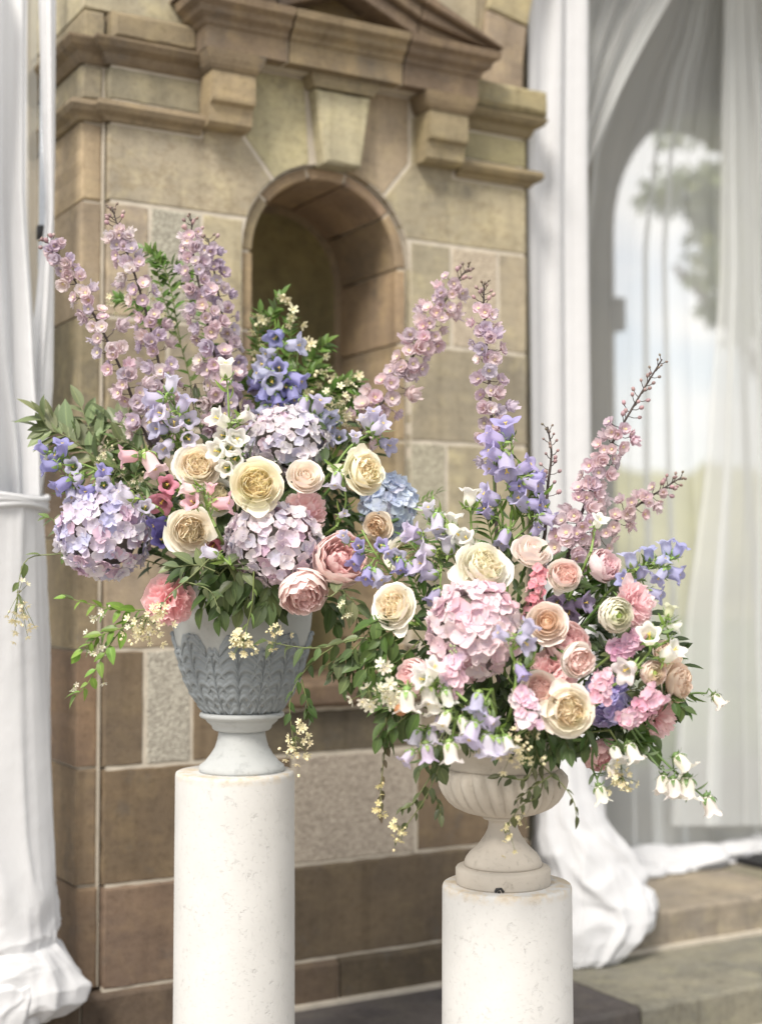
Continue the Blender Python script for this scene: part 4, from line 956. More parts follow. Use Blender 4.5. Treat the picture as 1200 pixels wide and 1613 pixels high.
LAV = (.58, .56, .75); LAVP = (.69, .67, .81); BLU = (.55, .56, .74); WHT = (.86, .85, .82); PNK = (.84, .54, .62); PNKP = (.87, .70, .74); VIO = (.19, .17, .45); LIL = (.66, .61, .78)
def bellflower(label, side, paths, rel, bells, size, cols, group, leaves=8, green=(.21, .32, .085), name='bellflower', ll=24):
    """paths: stems as pixel polylines from the foot; bells: (x, y, (right, up, toward)) mouths looking that way"""
    FLOWER_N[0] += 1; r = random.Random(FLOWER_N[0] * 7); k = (ARR[side][0] + rel) / FPX
    base = pos(side, *paths[0][0], rel); t = thing(name, label, 'bellflower', Matrix.Translation(base), group); allp = []
    stem = MB()
    for pa in paths:
        P = catmull([pos(side, x, y, rel + .012 * math.sin(i * 2.1)) for i, (x, y) in enumerate(pa)], 12); allp += [(P[i], P[min(i + 1, 12)] - P[max(0, i - 1)]) for i in range(13)]
        stem.tube([p - base for p in P], .0032, .0018, 5)
    foot = ARR[side][1]
    for pa in paths[:1]: stem.tube([base - base, (foot - base) * .5 + Vector((0, .02, 0)), foot - base + Vector((0, 0, -.05))], .0035, .0035, 5)
    for bl in bells:
        x, y, f = bl[:3]; sz = size * (bl[3] if len(bl) > 3 else 1) * r.uniform(.72, .98); f = (f[0], f[1], f[2] * .48); c = bl[4] if len(bl) > 4 else r.choice(cols)
        d = (V3(*f).normalized() + Vector((r.uniform(-.12, .12), r.uniform(-.12, .12), r.uniform(-.12, .12)))).normalized(); s = sz * k / 1.35
        ctr = pos(side, x, y, rel - .03 + r.uniform(-.02, .02)); o = ctr - d * s * .8
        q = min(allp, key=lambda z: (z[0] - o - Vector((0, 0, -.02))).length)[0]
        stem.tube([q - base, q.lerp(o, .6) - base + Vector((0, 0, .006)) - d * s * .3, o - base], .0017, .0015, 4)
        bo = part('bell', BELLS[r.randrange(5)], t, frame(o - base, d, roll=r.uniform(0, 6.28), s=s), jit(c, .06, r))
        part('calyx', CALYX, bo, Matrix.Scale(1.25, 4), jit(green, .2, r))
    part('stem', stem.me('stem', M_STEM), t, color=green)
    for i in range(leaves):
        q, tg = allp[r.randrange(len(allp))]; tg = tg.normalized(); a = r.uniform(0, 6.28); x = tg.orthogonal().normalized(); y = tg.cross(x)
        d = (x * math.cos(a) + y * math.sin(a)) + tg * .7 + Vector((0, -.2, 0)); part('leaf', LEAF_N, t, frame(q - base, d, roll=r.uniform(-1, 1) + 3.14, s=ll * k * r.uniform(.7, 1.3)), jit(green, .2, r))
    return t

# stock
def stock(label, side, path, rel, wid, n, cols, fpx=19, tip=None):
    FLOWER_N[0] += 1; r = random.Random(FLOWER_N[0] * 11); k = (ARR[side][0] + rel) / FPX
    P = catmull([pos(side, x, y, rel) for x, y in path], 20); base = P[0]; t = thing('stock_flower', label, 'stock', Matrix.Translation(base), 'stock flower spikes')
    stem = MB(); stem.tube([q - base for q in P], .003, .002, 5); foot = ARR[side][1]; stem.tube([Vector(), (foot - base) * .5, foot - base], .003, .003, 5)
    part('stem', stem.me('stem', M_STEM), t, color=(.2, .28, .09))
    for i in range(n):
        u = (i + .5) / n; c = P[min(19, int(u * 20))]; tg = (P[min(20, int(u * 20) + 1)] - c).normalized(); a = i * 2.4 + r.uniform(-.3, .3); x = tg.orthogonal().normalized(); y = tg.cross(x)
        rad = x * math.cos(a) + y * math.sin(a)
        if rad.y > .55: rad.y = -rad.y
        o = c + rad * wid * k * .5 * (1 - .35 * u) * r.uniform(.6, 1) 
        part('floret', FLORETS[r.randrange(7)], t, frame(o - base, rad + tg * .3 + Vector((0, -.3, 0)) + Vector((r.uniform(-.3, .3), 0, r.uniform(-.3, .3))), roll=r.uniform(0, 6), s=fpx * k * .5 * r.uniform(.85, 1.15)), jit(r.choice(cols), .07, r))
    if tip:
        for i in range(7):
            p = pos(side, tip[0] + r.uniform(-9, 9), tip[1] + r.uniform(-8, 8), rel - .01); part('bud', BUDM, t, frame(p - base, (r.uniform(-.4, .4), -.3, 1), s=k * 5), (.32, .38, .2))

# sprigs of foliage and blossom
def blossom_mesh(seed):
    r = random.Random(seed); b = MB()
    for i in range(5):
        a = i * 1.257 + r.uniform(-.15, .15)
        b.grid(2, 2, lambda u, v: ((.08 + .9 * v) * math.cos(a + (u - .5) * 1.1 * math.sin(.5 + 2.2 * v)), (.08 + .9 * v) * math.sin(a + (u - .5) * 1.1 * math.sin(.5 + 2.2 * v)), .35 * v * v + .1 * (u - .5) ** 2))
    b.ball((0, 0, .1), .16, 1, 5); return b.me('blossom', [M_BLOS, M_CREAM])
BLOSS = [blossom_mesh(i) for i in range(3)]
b = MB(); b.ball((0, 0, .5), .5, n=6, sz=1.2); BUDW = b.me('blossom_bud', M_BLOS)
def sprig(name, label, cat, side, paths, rel, leaf, nl, L_, green, group, blossoms=(), bl_c=(.80, .74, .52), droop=.0, stem_c=None, rad=.0018, fan=.75, bl_px=9, rel2=None, up=(0, -.55, .83), to_urn=True):
    """paths: twigs as pixel polylines from their foot; nl leaves a twig of L_ px; blossoms: (x, y, spread x, spread y, count)"""
    FLOWER_N[0] += 1; r = random.Random(FLOWER_N[0] * 23); k = (ARR[side][0] + rel) / FPX; rel2 = rel if rel2 is None else rel2
    base = pos(side, *paths[0][0], rel); t = thing(name, label, cat, Matrix.Translation(base), group); stem = MB(); first = True
    for pa in paths:
        n_ = len(pa); P = catmull([pos(side, x, y, rel + (rel2 - rel) * i / max(1, n_ - 1) + .01 * math.sin(i * 1.9 + pa[0][0])) for i, (x, y) in enumerate(pa)], 16)
        stem.tube([p - base for p in P], rad, rad * .45, 5)
        for i in range(nl):
            u = .12 + .88 * (i + .5) / nl; j = min(15, int(u * 16)); c = P[j].lerp(P[j + 1], u * 16 - j); tg = (P[j + 1] - P[j]).normalized()
            sd = 1 if i % 2 else -1; x = tg.cross(Vector((0, -1, 0)));  x = x.normalized() if x.length > .05 else Vector((1, 0, 0)); y = tg.cross(x)
            d = tg * fan + (x * sd * r.uniform(.5, 1.0) + y * r.uniform(-.6, .6)) + Vector((0, 0, -droop))
            if i == nl - 1: d = tg + Vector((0, 0, -droop * .5))
            tilt = Vector(up) + Vector((r.uniform(-.6, .6), r.uniform(-.3, .3), r.uniform(-.4, .4)))
            part('leaf', leaf, t, frame(c - base, d, tilt, 0, L_ * k * r.uniform(.7, 1.25) * (1 - .25 * u)), jit(green, .22, r))
    if to_urn: f = ARR[side][1]; stem.tube([Vector(), (f - base) * .5 + Vector((0, .01, -.0)), f - base + Vector((0, .02, -.04))], rad, rad, 4)
    for (x, y, sx, sy, n) in blossoms:
        c0 = pos(side, x, y - sy * .6, rel2)
        for i in range(n):
            p = pos(side, x + r.gauss(0, sx * .5), y + r.gauss(0, sy * .5), rel2 - .005 + r.uniform(-.02, .015)); d = (p - c0).normalized() + Vector((0, -.5, .1))
            if i % 2 == 0: stem.tube([c0 - base, (c0.lerp(p, .6) - base), p - base], .0007, .0006, 3)
            if i % 4 == 3: part('blossom_bud', BUDW, t, frame(p - base, d, s=bl_px * k * .5), jit(bl_c, .08, r))
            else: part('blossom', BLOSS[i % 3], t, frame(p - base, d + Vector((r.uniform(-.4, .4), 0, r.uniform(-.4, .4))), roll=r.uniform(0, 6), s=bl_px * k * .6 * r.uniform(.8, 1.2)), jit(bl_c, .07, r))
    part('stem', stem.me('stem', M_STEM), t, color=stem_c or lerp(green, (.2, .22, .07), .5)); return t
# ------------------------------------------------------------------ the flowers themselves
# leafy mass inside each arrangement, its green darkened to deepen shade between blooms
def mass(name, label, side, blobs, n, green, L_):
    r = random.Random(n); b = MB(); V = [v.co.copy() for v in LEAF_L.vertices]; F = [tuple(p.vertices) for p in LEAF_L.polygons]
    uv = [None] * len(V)
    for lp in LEAF_L.loops: uv[lp.vertex_index] = tuple(LEAF_L.uv_layers[0].data[lp.index].uv)
    for (px, py, rel, rx, ry, rz, w_) in blobs:
        k = (ARR[side][0] + rel) / FPX; c = pos(side, px, py, rel)
        for i in range(int(n * w_)):
            v = Vector((r.gauss(0, 1), r.gauss(0, 1), r.gauss(0, 1))).normalized(); q = r.uniform(.55, 1.0)
            p = c + Vector((v.x * rx * k, v.y * ry * k, v.z * rz * k)) * q
            b.add(V, F, frame(p, v + Vector((r.uniform(-.7, .7), r.uniform(-.7, .7), r.uniform(-.9, .3))), (r.uniform(-1, 1), -.6, .8), 0, L_ * k * r.uniform(.6, 1.3)), uv=uv)
    tag(part(name, b.me(name, M_LEAF), color=green), label, 'foliage', kind='stuff')
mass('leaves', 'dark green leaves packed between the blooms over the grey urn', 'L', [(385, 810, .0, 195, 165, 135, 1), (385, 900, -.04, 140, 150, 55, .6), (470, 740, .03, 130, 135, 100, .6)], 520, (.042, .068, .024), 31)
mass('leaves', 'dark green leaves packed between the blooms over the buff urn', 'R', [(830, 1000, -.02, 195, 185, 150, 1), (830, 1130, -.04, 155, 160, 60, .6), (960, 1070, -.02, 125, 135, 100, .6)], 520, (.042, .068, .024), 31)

# --- hydrangeas
CL = [((.76, .70, .80), 5), ((.66, .66, .83), 4), ((.72, .54, .66), 2), ((.82, .79, .84), 4)]
hydrangea('large round lavender hydrangea beside the curtain, lowest at the left edge', 'L', 166, 838, -.16, 74, 75, (-.25, .1, 1), CL, 190, 27)
hydrangea('pale mauve hydrangea hanging over the front of the grey urn', 'L', 430, 858, -.25, 76, 66, (.05, -.05, 1), [((.78, .68, .74), 5), ((.76, .74, .82), 4), ((.68, .50, .60), 1.4), ((.82, .76, .78), 4)], 180, 25)
hydrangea('whitish lilac hydrangea above the cream roses in the grey urn', 'L', 452, 698, -.10, 66, 57, (.05, .4, .9), [((.80, .74, .78), 5), ((.70, .68, .80), 3), ((.74, .58, .66), 1.5), ((.84, .81, .82), 3)], 155, 22, lump=.12)
hydrangea('sky blue hydrangea half hidden behind the side-facing cream rose', 'L', 612, 800, -.05, 44, 52, (.5, .1, .8), [((.60, .69, .82), 5), ((.69, .76, .85), 4), ((.72, .73, .82), 2)], 90, 27)
hydrangea('large blush pink hydrangea in the middle of the low arrangement', 'R', 745, 992, -.25, 72, 76, (-.1, .05, 1), [((.84, .66, .70), 5), ((.86, .73, .76), 4), ((.80, .54, .60), 1.4), ((.87, .79, .80), 2)], 125, 34)
hydrangea('small blue violet hydrangea tucked right of the biggest cream rose', 'R', 955, 1102, -.22, 38, 42, (.4, -.1, .9), [((.50, .48, .74), 5), ((.60, .60, .80), 4), ((.46, .38, .66), 2)], 60, 30)

# --- roses
CRM = ((.97, .86, .69), (.97, .91, .83)); YEL = ((.97, .86, .63), (.97, .92, .79)); PCH = ((.95, .84, .73), (.95, .88, .82)); BLU_ = ((.94, .79, .74), (.95, .88, .84)); PKC = ((.95, .74, .70), (.96, .91, .86)); TAN = ((.86, .70, .57), (.91, .80, .70)); WHC = ((.97, .91, .76), (.97, .94, .87))
G1 = 'cream and blush roses'
flower('garden', 'rose', 'peach cream rose below the white bellflowers, tilted upward', 'rose', 'L', 312, 731, -.27, 40, (0, .35, 1), *CRM, G1, 0)
flower('garden', 'rose', 'largest warm yellow rose at the centre of the grey urn, with a crinkled golden heart', 'rose', 'L', 405, 762, -.33, 48, (.05, .12, 1), *YEL, G1, 1, [((.1, -1, .35), .8, .9)])
flower('garden', 'rose', 'cream rose beside the dark violet bells with a pointed petal at its right', 'rose', 'L', 302, 836, -.31, 43, (.08, .08, 1), *CRM, G1, 2, [((1, -.15, .2), .75, .7)])
flower('hybrid', 'rose', 'small peach rose just above the ruffled pink peony', 'rose', 'L', 482, 748, -.27, 31, (.1, .25, 1), *PCH, G1, 0)
flower('garden', 'rose', 'side-facing cream rose with one long petal thrown out to the left', 'rose', 'L', 580, 741, -.24, 41, (.62, .12, .75), *YEL, G1, 0, [((-1, .12, .1), 1.15, .55), ((-.1, 1, .2), .8, .9)])
flower('garden', 'rose', 'small faded beige rose in front of the blue hydrangea', 'rose', 'L', 592, 829, -.22, 26, (-.3, 0, .9), (.84, .68, .50), (.88, .80, .70), G1, 2)
flower('cup', 'rose', 'pale yellow rose mostly hidden behind the pink bells', 'rose', 'L', 340, 783, -.24, 32, (.1, .3, 1), *WHC, G1, 0)
flower('garden', 'rose', 'pale yellow rose half screened by small lavender bells between the urns', 'rose', 'R', 640, 872, -.06, 36, (-.1, .3, 1), *WHC, G1, 1)
flower('garden', 'rose', 'cream rose facing left at the left edge of the low arrangement', 'rose', 'R', 616, 952, -.20, 40, (-.25, .15, 1), *CRM, G1, 0, [((.25, -1, .25), 1.0, .85)])
flower('garden', 'rose', 'large ivory rose directly above the blush hydrangea', 'rose', 'R', 764, 888, -.22, 50, (.05, .45, .9), *WHC, G1, 2, [((-1, -.25, .1), .8, .8)])
flower('hybrid', 'rose', 'blush rose seen from the side under the tall lavender bells', 'rose', 'R', 840, 864, -.16, 34, (.02, .72, .7), *BLU_, G1, 1)
flower('cup', 'rose', 'blush cupped rose with a coral heart above the pink stock', 'rose', 'R', 889, 905, -.23, 29, (.1, .3, .95), *PKC, G1, 0, [((-.4, -1, .1), .75, .7)])
flower('hybrid', 'rose', 'open blush rose with a tan heart right of the blush hydrangea', 'rose', 'R', 862, 979, -.29, 35, (-.1, .2, 1), *((.85, .64, .46), (.92, .83, .76)), G1, 0)
flower('cup', 'rose', 'cream cupped rose with a pink heart turned to the right', 'rose', 'R', 912, 1041, -.33, 31, (.45, .0, .9), *PKC, G1, 1)
flower('cup', 'rose', 'cream cupped rose with a pink heart above the pale stock', 'rose', 'R', 849, 1086, -.34, 33, (.1, .12, 1), *PKC, G1, 0)
flower('garden', 'rose', 'biggest cream rose, lowest in the front of the low arrangement', 'rose', 'R', 897, 1119, -.37, 47, (.12, -.05, 1), *CRM, G1, 1, [((-.4, 1, .1), .8, .9), ((-1, .1, .2), .75, .7)])
flower('garden', 'rose', 'tan peach rose, upper of two ruffled ones at the far right', 'rose', 'R', 1058, 1032, -.18, 33, (.62, .15, .7), *TAN, G1, 1)
flower('garden', 'rose', 'tan peach rose, lower and larger of two ruffled ones at the far right', 'rose', 'R', 1074, 1076, -.22, 39, (.72, -.05, .7), *TAN, G1, 2)
flower('ranunculus', 'ranunculus', 'ivory ranunculus with a green eye in front of the pale ruffled peony', 'ranunculus', 'R', 973, 969, -.32, 30, (.3, .05, 1), (.88, .89, .70), (.92, .90, .82), 'ranunculus flowers', 0, None, (.30, .42, .10))
flower('ranunculus', 'ranunculus', 'small blush ranunculus near the tan roses', 'ranunculus', 'R', 1030, 1060, -.29, 22, (.25, .1, 1), (.88, .82, .64), (.92, .81, .75), 'ranunculus flowers', 1, None, (.34, .44, .12))

# --- peonies
HOT = ((.93, .58, .61), (.94, .73, .74)); MID = ((.95, .68, .69), (.95, .81, .80)); PAL = ((.90, .66, .69), (.92, .80, .81))
G2 = 'pink peonies'
flower('bomb', 'peony', 'bright pink ruffled peony hanging low at the left of the grey urn', 'peony', 'L', 266, 948, -.24, 43, (-.15, -.3, .95), *HOT, G2, 0)
flower('bomb', 'peony', 'pink ruffled peony peeping between the small peach rose and mauve hydrangea', 'peony', 'L', 482, 803, -.22, 42, (.3, .45, .8), *MID, G2, 1)
flower('peonycup', 'peony', 'rose pink cupped peony touching the lavender bells between the urns', 'peony', 'L', 538, 879, -.30, 46, (.15, .12, 1), (.96, .68, .68), (.96, .81, .79), G2, 0)
flower('peonycup', 'peony', 'pink peony nodding downward over the rim of the grey urn', 'peony', 'L', 478, 936, -.32, 41, (.15, -.62, .75), (.96, .70, .69), (.96, .81, .79), G2, 1)
flower('peonycup', 'peony', 'light pink half-closed peony under the leaning delphinium', 'peony', 'R', 953, 889, -.18, 29, (.35, .25, .85), *PAL, G2, 0)
flower('bomb', 'peony', 'pale pink ruffled peony behind the ivory ranunculus', 'peony', 'R', 1002, 950, -.24, 42, (.5, .3, .75), *PAL, G2, 2, [((-.1, 1, .2), .8, .8)])
flower('peonycup', 'peony', 'pink peony half covered by the tan-hearted blush rose', 'peony', 'R', 893, 1012, -.26, 38, (.1, .4, .9), *MID, G2, 1)
flower('bomb', 'peony', 'deep pink peony deep among the pink-hearted roses', 'peony', 'R', 874, 1062, -.27, 42, (.1, .2, 1), *MID, G2, 0)
flower('bomb', 'peony', 'pale pink peony at the lower right behind the pink stock', 'peony', 'R', 1040, 1128, -.18, 42, (.55, -.2, .75), *PAL, G2, 1)
flower('peonycup', 'peony', 'dusty pink peony drooping beside the rim of the buff urn', 'peony', 'R', 948, 1192, -.16, 30, (.25, -.65, .7), (.78, .48, .50), (.84, .62, .63), G2, 0)
flower('peonycup', 'peony', 'pink peony opening to the left above the hanging white bells', 'peony', 'R', 648, 1066, -.26, 31, (-.6, .25, .75), *MID, G2, 1)

# --- stock
stock('coral pink stock spike under the coral-hearted rose', 'R', [(838, 975), (842, 935), (852, 892)], -.22, 30, 26, [(.80, .32, .38), (.82, .44, .48), (.84, .54, .55)], 17)
stock('lilac pink stock tipped with green buds at the foot of the blush hydrangea', 'R', [(705, 1092), (712, 1060), (714, 1030)], -.34, 40, 22, [(.83, .60, .68), (.85, .70, .76), (.78, .62, .74)], 20, (712, 1026))
stock('pale pink stock at the left of the biggest cream rose', 'R', [(832, 1146), (826, 1112), (818, 1086)], -.38, 48, 30, [(.84, .60, .70), (.86, .72, .78), (.86, .78, .80)], 20)
stock('rose pink stock between the biggest cream rose and blue violet hydrangea', 'R', [(944, 1108), (946, 1080), (950, 1056)], -.34, 32, 22, [(.82, .54, .63), (.85, .65, .72)], 19)
stock('pink stock spike lying sideways at the lower right', 'R', [(1040, 1092), (1008, 1118), (978, 1140)], -.30, 38, 28, [(.80, .46, .58), (.83, .58, .67), (.85, .68, .73)], 20)
stock('mauve pink stock below the ivory ranunculus', 'R', [(965, 1030), (985, 1018), (1008, 1000)], -.27, 34, 20, [(.74, .46, .60), (.78, .56, .68)], 21)

# --- delphiniums
DC = [(.69, .58, .65), (.73, .61, .66), (.65, .58, .68), (.80, .72, .75)]
delphinium('mauve delphinium leaning furthest left across the curtain edge', 'L', [(232, 690), (190, 580), (140, 480), (95, 405), (72, 378)], -.14, 62, 25, .0, .86, 8, DC, halfw=21)
delphinium('tallest mauve delphinium, upright beside the left pier corner', 'L', [(268, 690), (248, 560), (215, 440), (190, 370), (177, 326)], -.08, 64, 25, .0, .80, 11, DC, halfw=23)
delphinium('mauve delphinium standing in front of the jasmine, second tallest', 'L', [(358, 690), (340, 570), (318, 470), (304, 395), (302, 345)], -.08, 72, 25, .0, .86, 9, DC, halfw=24)
delphinium('shadowed mauve delphinium close behind the second tallest one', 'L', [(378, 660), (358, 540), (340, 440), (328, 375)], .0, 44, 24, .0, .95, 5, [lerp(c, (.45, .38, .52), .4) for c in DC], halfw=22)  # floret colours mixed darker to put the shadow into them
delphinium('dense mauve delphinium slanting right across the niche', 'L', [(560, 690), (622, 605), (672, 525), (712, 455), (738, 420)], .0, 70, 26, .02, .80, 11, [(.74, .61, .66), (.78, .66, .70), (.70, .60, .67)], halfw=25)
delphinium('sparse mauve delphinium standing straight upright before the right pier', 'R', [(782, 850), (776, 700), (768, 570), (762, 490), (762, 448)], .06, 42, 26, .18, .78, 11, DC, halfw=22)
delphinium('mauve delphinium with a long budded tip leaning across the sheer curtain', 'R', [(885, 905), (915, 810), (955, 715), (1000, 635), (1042, 566)], -.09, 66, 26, .0, .64, 22, [(.74, .61, .66), (.78, .66, .70), (.70, .60, .67)], halfw=25)
delphinium('blurred small delphinium leaning far right behind the budded one', 'R', [(915, 880), (960, 830), (1005, 795), (1040, 772), (1072, 752)], .16, 32, 21, .05, .72, 14, [(.72, .60, .65), (.76, .65, .68)], halfw=19)
b_ = delphinium('bare brown seed stalk standing before the gathered curtain', 'R', [(858, 840), (862, 770), (868, 715), (862, 672)], .02, 0, 20, .0, .25, 20, DC, halfw=8, name='seed_stalk')
b_['category'] = 'stalk'; del b_['group']

# --- bellflowers
G3 = 'lavender bellflower stems'; G4 = 'white bellflower stems'; G5 = 'pink bellflower stems'; up = (0, 1, .3)
bellflower('pale lavender bellflower rising in front of the left delphiniums', 'L', [[(285, 780), (282, 700), (276, 640), (268, 600)], [(282, 710), (296, 670), (298, 640)]], -.21,
  [(270, 604, (.2, .9, .4), 1.15), (242, 628, (-1, .1, .3), 1.1), (256, 652, (-.3, .1, 1)), (290, 636, (.4, .8, .5)), (297, 663, (.2, .1, 1)), (296, 690, (.2, -.1, 1), 1.05), (246, 652, (-.7, .2, .7)), (262, 704, (-.3, -.3, .9), 1.2), (252, 676, (-.6, 0, .8)), (275, 670, (.1, .3, .9))], 29, [LAV, LAVP, LAVP], G3, 14)
bellflower('lavender bellflower spreading left over the large round hydrangea', 'L', [[(205, 800), (160, 745), (110, 725), (70, 712)], [(150, 742), (120, 760), (105, 775)]], -.17,
  [(66, 706, (-.8, .5, .4)), (98, 706, (.1, .7, .8)), (78, 734, (-1, 0, .2)), (116, 736, (0, .1, 1), .85), (98, 764, (-.5, -.5, .7), 1.1), (112, 778, (.1, -.8, .6)), (160, 745, (.5, .5, .7), 1.1), (164, 764, (.1, -.1, 1)), (140, 772, (-.5, -.3, .8)), (120, 758, (-.5, -.5, .7)), (92, 720, (-.4, .3, .8), .8)], 27, [LAV, (.38, .37, .68)], G3, 16)
bellflower('lavender bells lying on the upper right of the round hydrangea', 'L', [[(250, 800), (232, 790), (215, 785)]], -.29, [(196, 780, (-.9, .3, .6), 1.1), (229, 800, (.2, .1, 1))], 27, [LAVP], G3, 4)
bellflower('violet blue bellflower in front of the dark niche opening', 'L', [[(450, 700), (440, 620), (432, 560), (436, 520)], [(446, 640), (465, 590), (470, 545)]], .0,
  [(436, 530, (-.2, -.3, .8)), (424, 556, (-.6, -.2, .7)), (420, 574, (-.6, .0, .7)), (402, 606, (-1, -.1, .3), 1.1), (412, 588, (-.7, 0, .6)), (428, 600, (.1, -.1, 1)), (446, 608, (.5, -.3, .7), 1.1), (464, 544, (.6, .1, .6)), (468, 597, (.7, -.3, .6), 1.05), (416, 620, (-.3, -.8, .4)), (462, 624, (.2, -.8, .5), 1.15), (428, 640, (-.2, -.4, .9)), (413, 648, (-.5, -.5, .6)), (440, 582, (0, .2, 1)), (436, 632, (.3, -.6, .7))], 29, [BLU, (.38, .38, .70)], G3, 16)
bellflower('lavender bellflower behind the whitish lilac hydrangea', 'L', [[(530, 740), (512, 690), (490, 645)]], -.07, [(478, 640, (-.2, -.9, .4), 1.15), (502, 638, (.3, .6, .7)), (514, 656, (.4, -.4, .8)), (518, 668, (.6, -.6, .5)), (497, 666, (-.1, -.2, 1)), (534, 690, (.1, .1, 1), .75)], 30, [LAV, BLU], G3, 10)
bellflower('lavender bellflower reaching right above the side-facing cream rose', 'L', [[(520, 745), (550, 705), (580, 685), (605, 668)]], -.13, [(598, 672, (.5, .4, .8), 1.2), (609, 700, (.6, -.3, .8)), (576, 664, (-.3, .6, .7)), (588, 656, (.1, .7, .6)), (560, 690, (.1, .5, .7), .7)], 27, [LAV, LAVP], G3, 22)
bellflower('single lavender bell with trailing green stem left of the side-facing rose', 'L', [[(530, 830), (545, 790), (535, 740)]], -.22, [(530, 757, (-.1, -1, .4), 1.0), (540, 810, (.5, .2, .8), .7)], 26, [LAV, LAVP], G3, 14)
bellflower('small lavender bells lying across the rose pink peony', 'L', [[(660, 985), (622, 915), (590, 870), (570, 835)], [(622, 915), (650, 890), (655, 870)]], -.37,
  [(543, 843 + 4, (-.3, .5, .8)), (566, 862, (-.1, .2, 1)), (562, 882, (-.4, -.6, .6), 1.1), (600, 861, (0, .2, 1), .85), (624, 879, (.1, .1, 1)), (630, 892, (.1, -.9, .4)), (646, 896, (.2, -.9, .4), 1.05), (578, 906, (-.3, -.7, .6), 1.2), (597, 908, (.4, -.5, .7), 1.15), (608, 868, (.4, -.6, .6))], 25, [(.42, .39, .70), LAV], G3, 16, ll=17)
bellflower('white bellflower with an upturned top bell before the second tallest delphinium', 'L', [[(365, 770), (362, 690), (360, 630), (357, 588)], [(363, 680), (376, 668), (384, 660)]], -.25,
  [(356, 580, (-.05, .75, .6), 1.2), (347, 661, (-.4, .2, .9), 1.1), (386, 656, (.8, .5, .1), 1.05), (352, 686, (-.2, .0, 1)), (373, 694, (.1, .15, 1), 1.1), (344, 711, (-.2, .0, 1), 1.15), (371, 722, (.0, -.1, 1)), (357, 737, (-.1, -.1, 1)), (362, 708, (.2, .2, 1))], 30, [WHT], G4, 12, (.22, .33, .09))
bellflower('pink bells pointing left below the grey green leaves', 'L', [[(262, 790), (245, 750), (228, 724)]], -.26, [(203, 719, (-1, .05, .35), 1.15), (239, 730, (.35, -.8, .5), 1.2, PNKP), (263, 764, (.1, .0, 1), 1.0, (.78, .34, .45)), (258, 787, (-.2, -.4, .8), 1.0, (.62, .26, .34))], 30, [PNK], G5, 14)
bellflower('pink bells ringed around the top of the violet-flanked cream rose', 'L', [[(340, 830), (325, 795), (322, 768)]], -.36, [(296, 770, (-.9, .2, .4), 1.2, PNKP), (304, 792, (-.1, .1, 1), 1.0), (351, 793, (1, -.05, .3), 1.1), (332, 770, (.2, .8, .6), .7)], 27, [PNK], G5, 10)
bellflower('deep pink bell half hidden right of the pointed-petal rose', 'L', [[(350, 880), (345, 860)]], -.24, [(337, 858, (-.2, -.3, .9), 1.1)], 27, [(.55, .20, .27)], G5, 3)
bellflower('two dark violet bells in the gap left of the cream rose', 'L', [[(300, 870), (280, 845), (265, 830)]], -.20, [(252, 826, (-.7, -.3, .7), 1.15), (257, 850, (-.1, .1, 1), .95)], 28, [VIO], G3, 4)
bellflower('single pale lavender bell under the pointed petal rose', 'L', [[(365, 890), (352, 880), (345, 874)]], -.36, [(330, 871, (-.9, .2, .5), 1.1)], 26, [LAVP], G3, 7, ll=20)
bellflower('lavender and white bellflower at the upper left of the low arrangement', 'R', [[(745, 900), (715, 850), (690, 815), (672, 795)], [(720, 860), (700, 870), (690, 880)]], -.12,
  [(676, 806, (-.2, .7, .6), 1.1, LAVP), (689, 824, (.0, -1, .3), 1.2, LAVP), (648, 838, (-.8, .4, .4), 1.2, LIL), (656, 846, (-.7, .5, .5), 1.1, LIL), (672, 866, (-.8, .3, .4), 1.15, LAVP), (705, 857, (-.2, .9, .4), 1.2, LAVP), (712, 821, (.1, .9, .3), 1.05, WHT), (716, 838, (.4, -.4, .7), 1.1, WHT), (675, 905, (-.9, .0, .3), 1.1, LAV), (684, 940, (-.5, -.8, .4), 1.15, (.50, .46, .70)), (668, 890, (-.5, .2, .6), 1, LIL)], 29, [LAVP], G3, 18)
bellflower('upright white bell on its own stem left of the tall lavender bells', 'R', [[(745, 880), (742, 830), (741, 800)]], -.14, [(740, 783, (.0, 1, .15), 1.2), (736, 850, (-.2, .3, .8), 1.05)], 28, [WHT], G4, 10)
bellflower('tall lavender bellflower crowding round the upright delphinium', 'R', [[(800, 880), (806, 800), (808, 730), (802, 670)], [(806, 830), (835, 780), (838, 740)], [(800, 860), (780, 800), (778, 720)], [(808, 850), (850, 810), (852, 780)]], -.05,
  [(798, 675, (-.1, .8, .6), 1.2), (776, 690, (-.7, .3, .5), 1.15), (777, 714, (-.6, .5, .5), 1.2), (797, 733, (.0, -.6, .7), 1.3), (828, 736, (.5, .3, .6), 1.05), (838, 762, (.7, -.2, .6), 1.15), (770, 783, (-.8, .4, .5), 1.2), (822, 791, (-.3, .4, .6), 1.2), (846, 752, (.8, .0, .5)), (842, 795, (.7, -.1, .6), 1.1), (862, 818, (.8, -.3, .5), 1.0, LAV), (766, 806, (-.5, .4, .7)), (793, 848, (-.3, -.7, .6), 1.05), (844, 836, (.4, .5, .5), .95), (812, 766, (.5, .0, .8), .9), (776, 740, (-.6, .2, .7), .95), (852, 800, (.6, .3, .6), .9)], 30, [(.52, .48, .76), (.60, .56, .80), (.47, .44, .74)], G3, 40, ll=30)
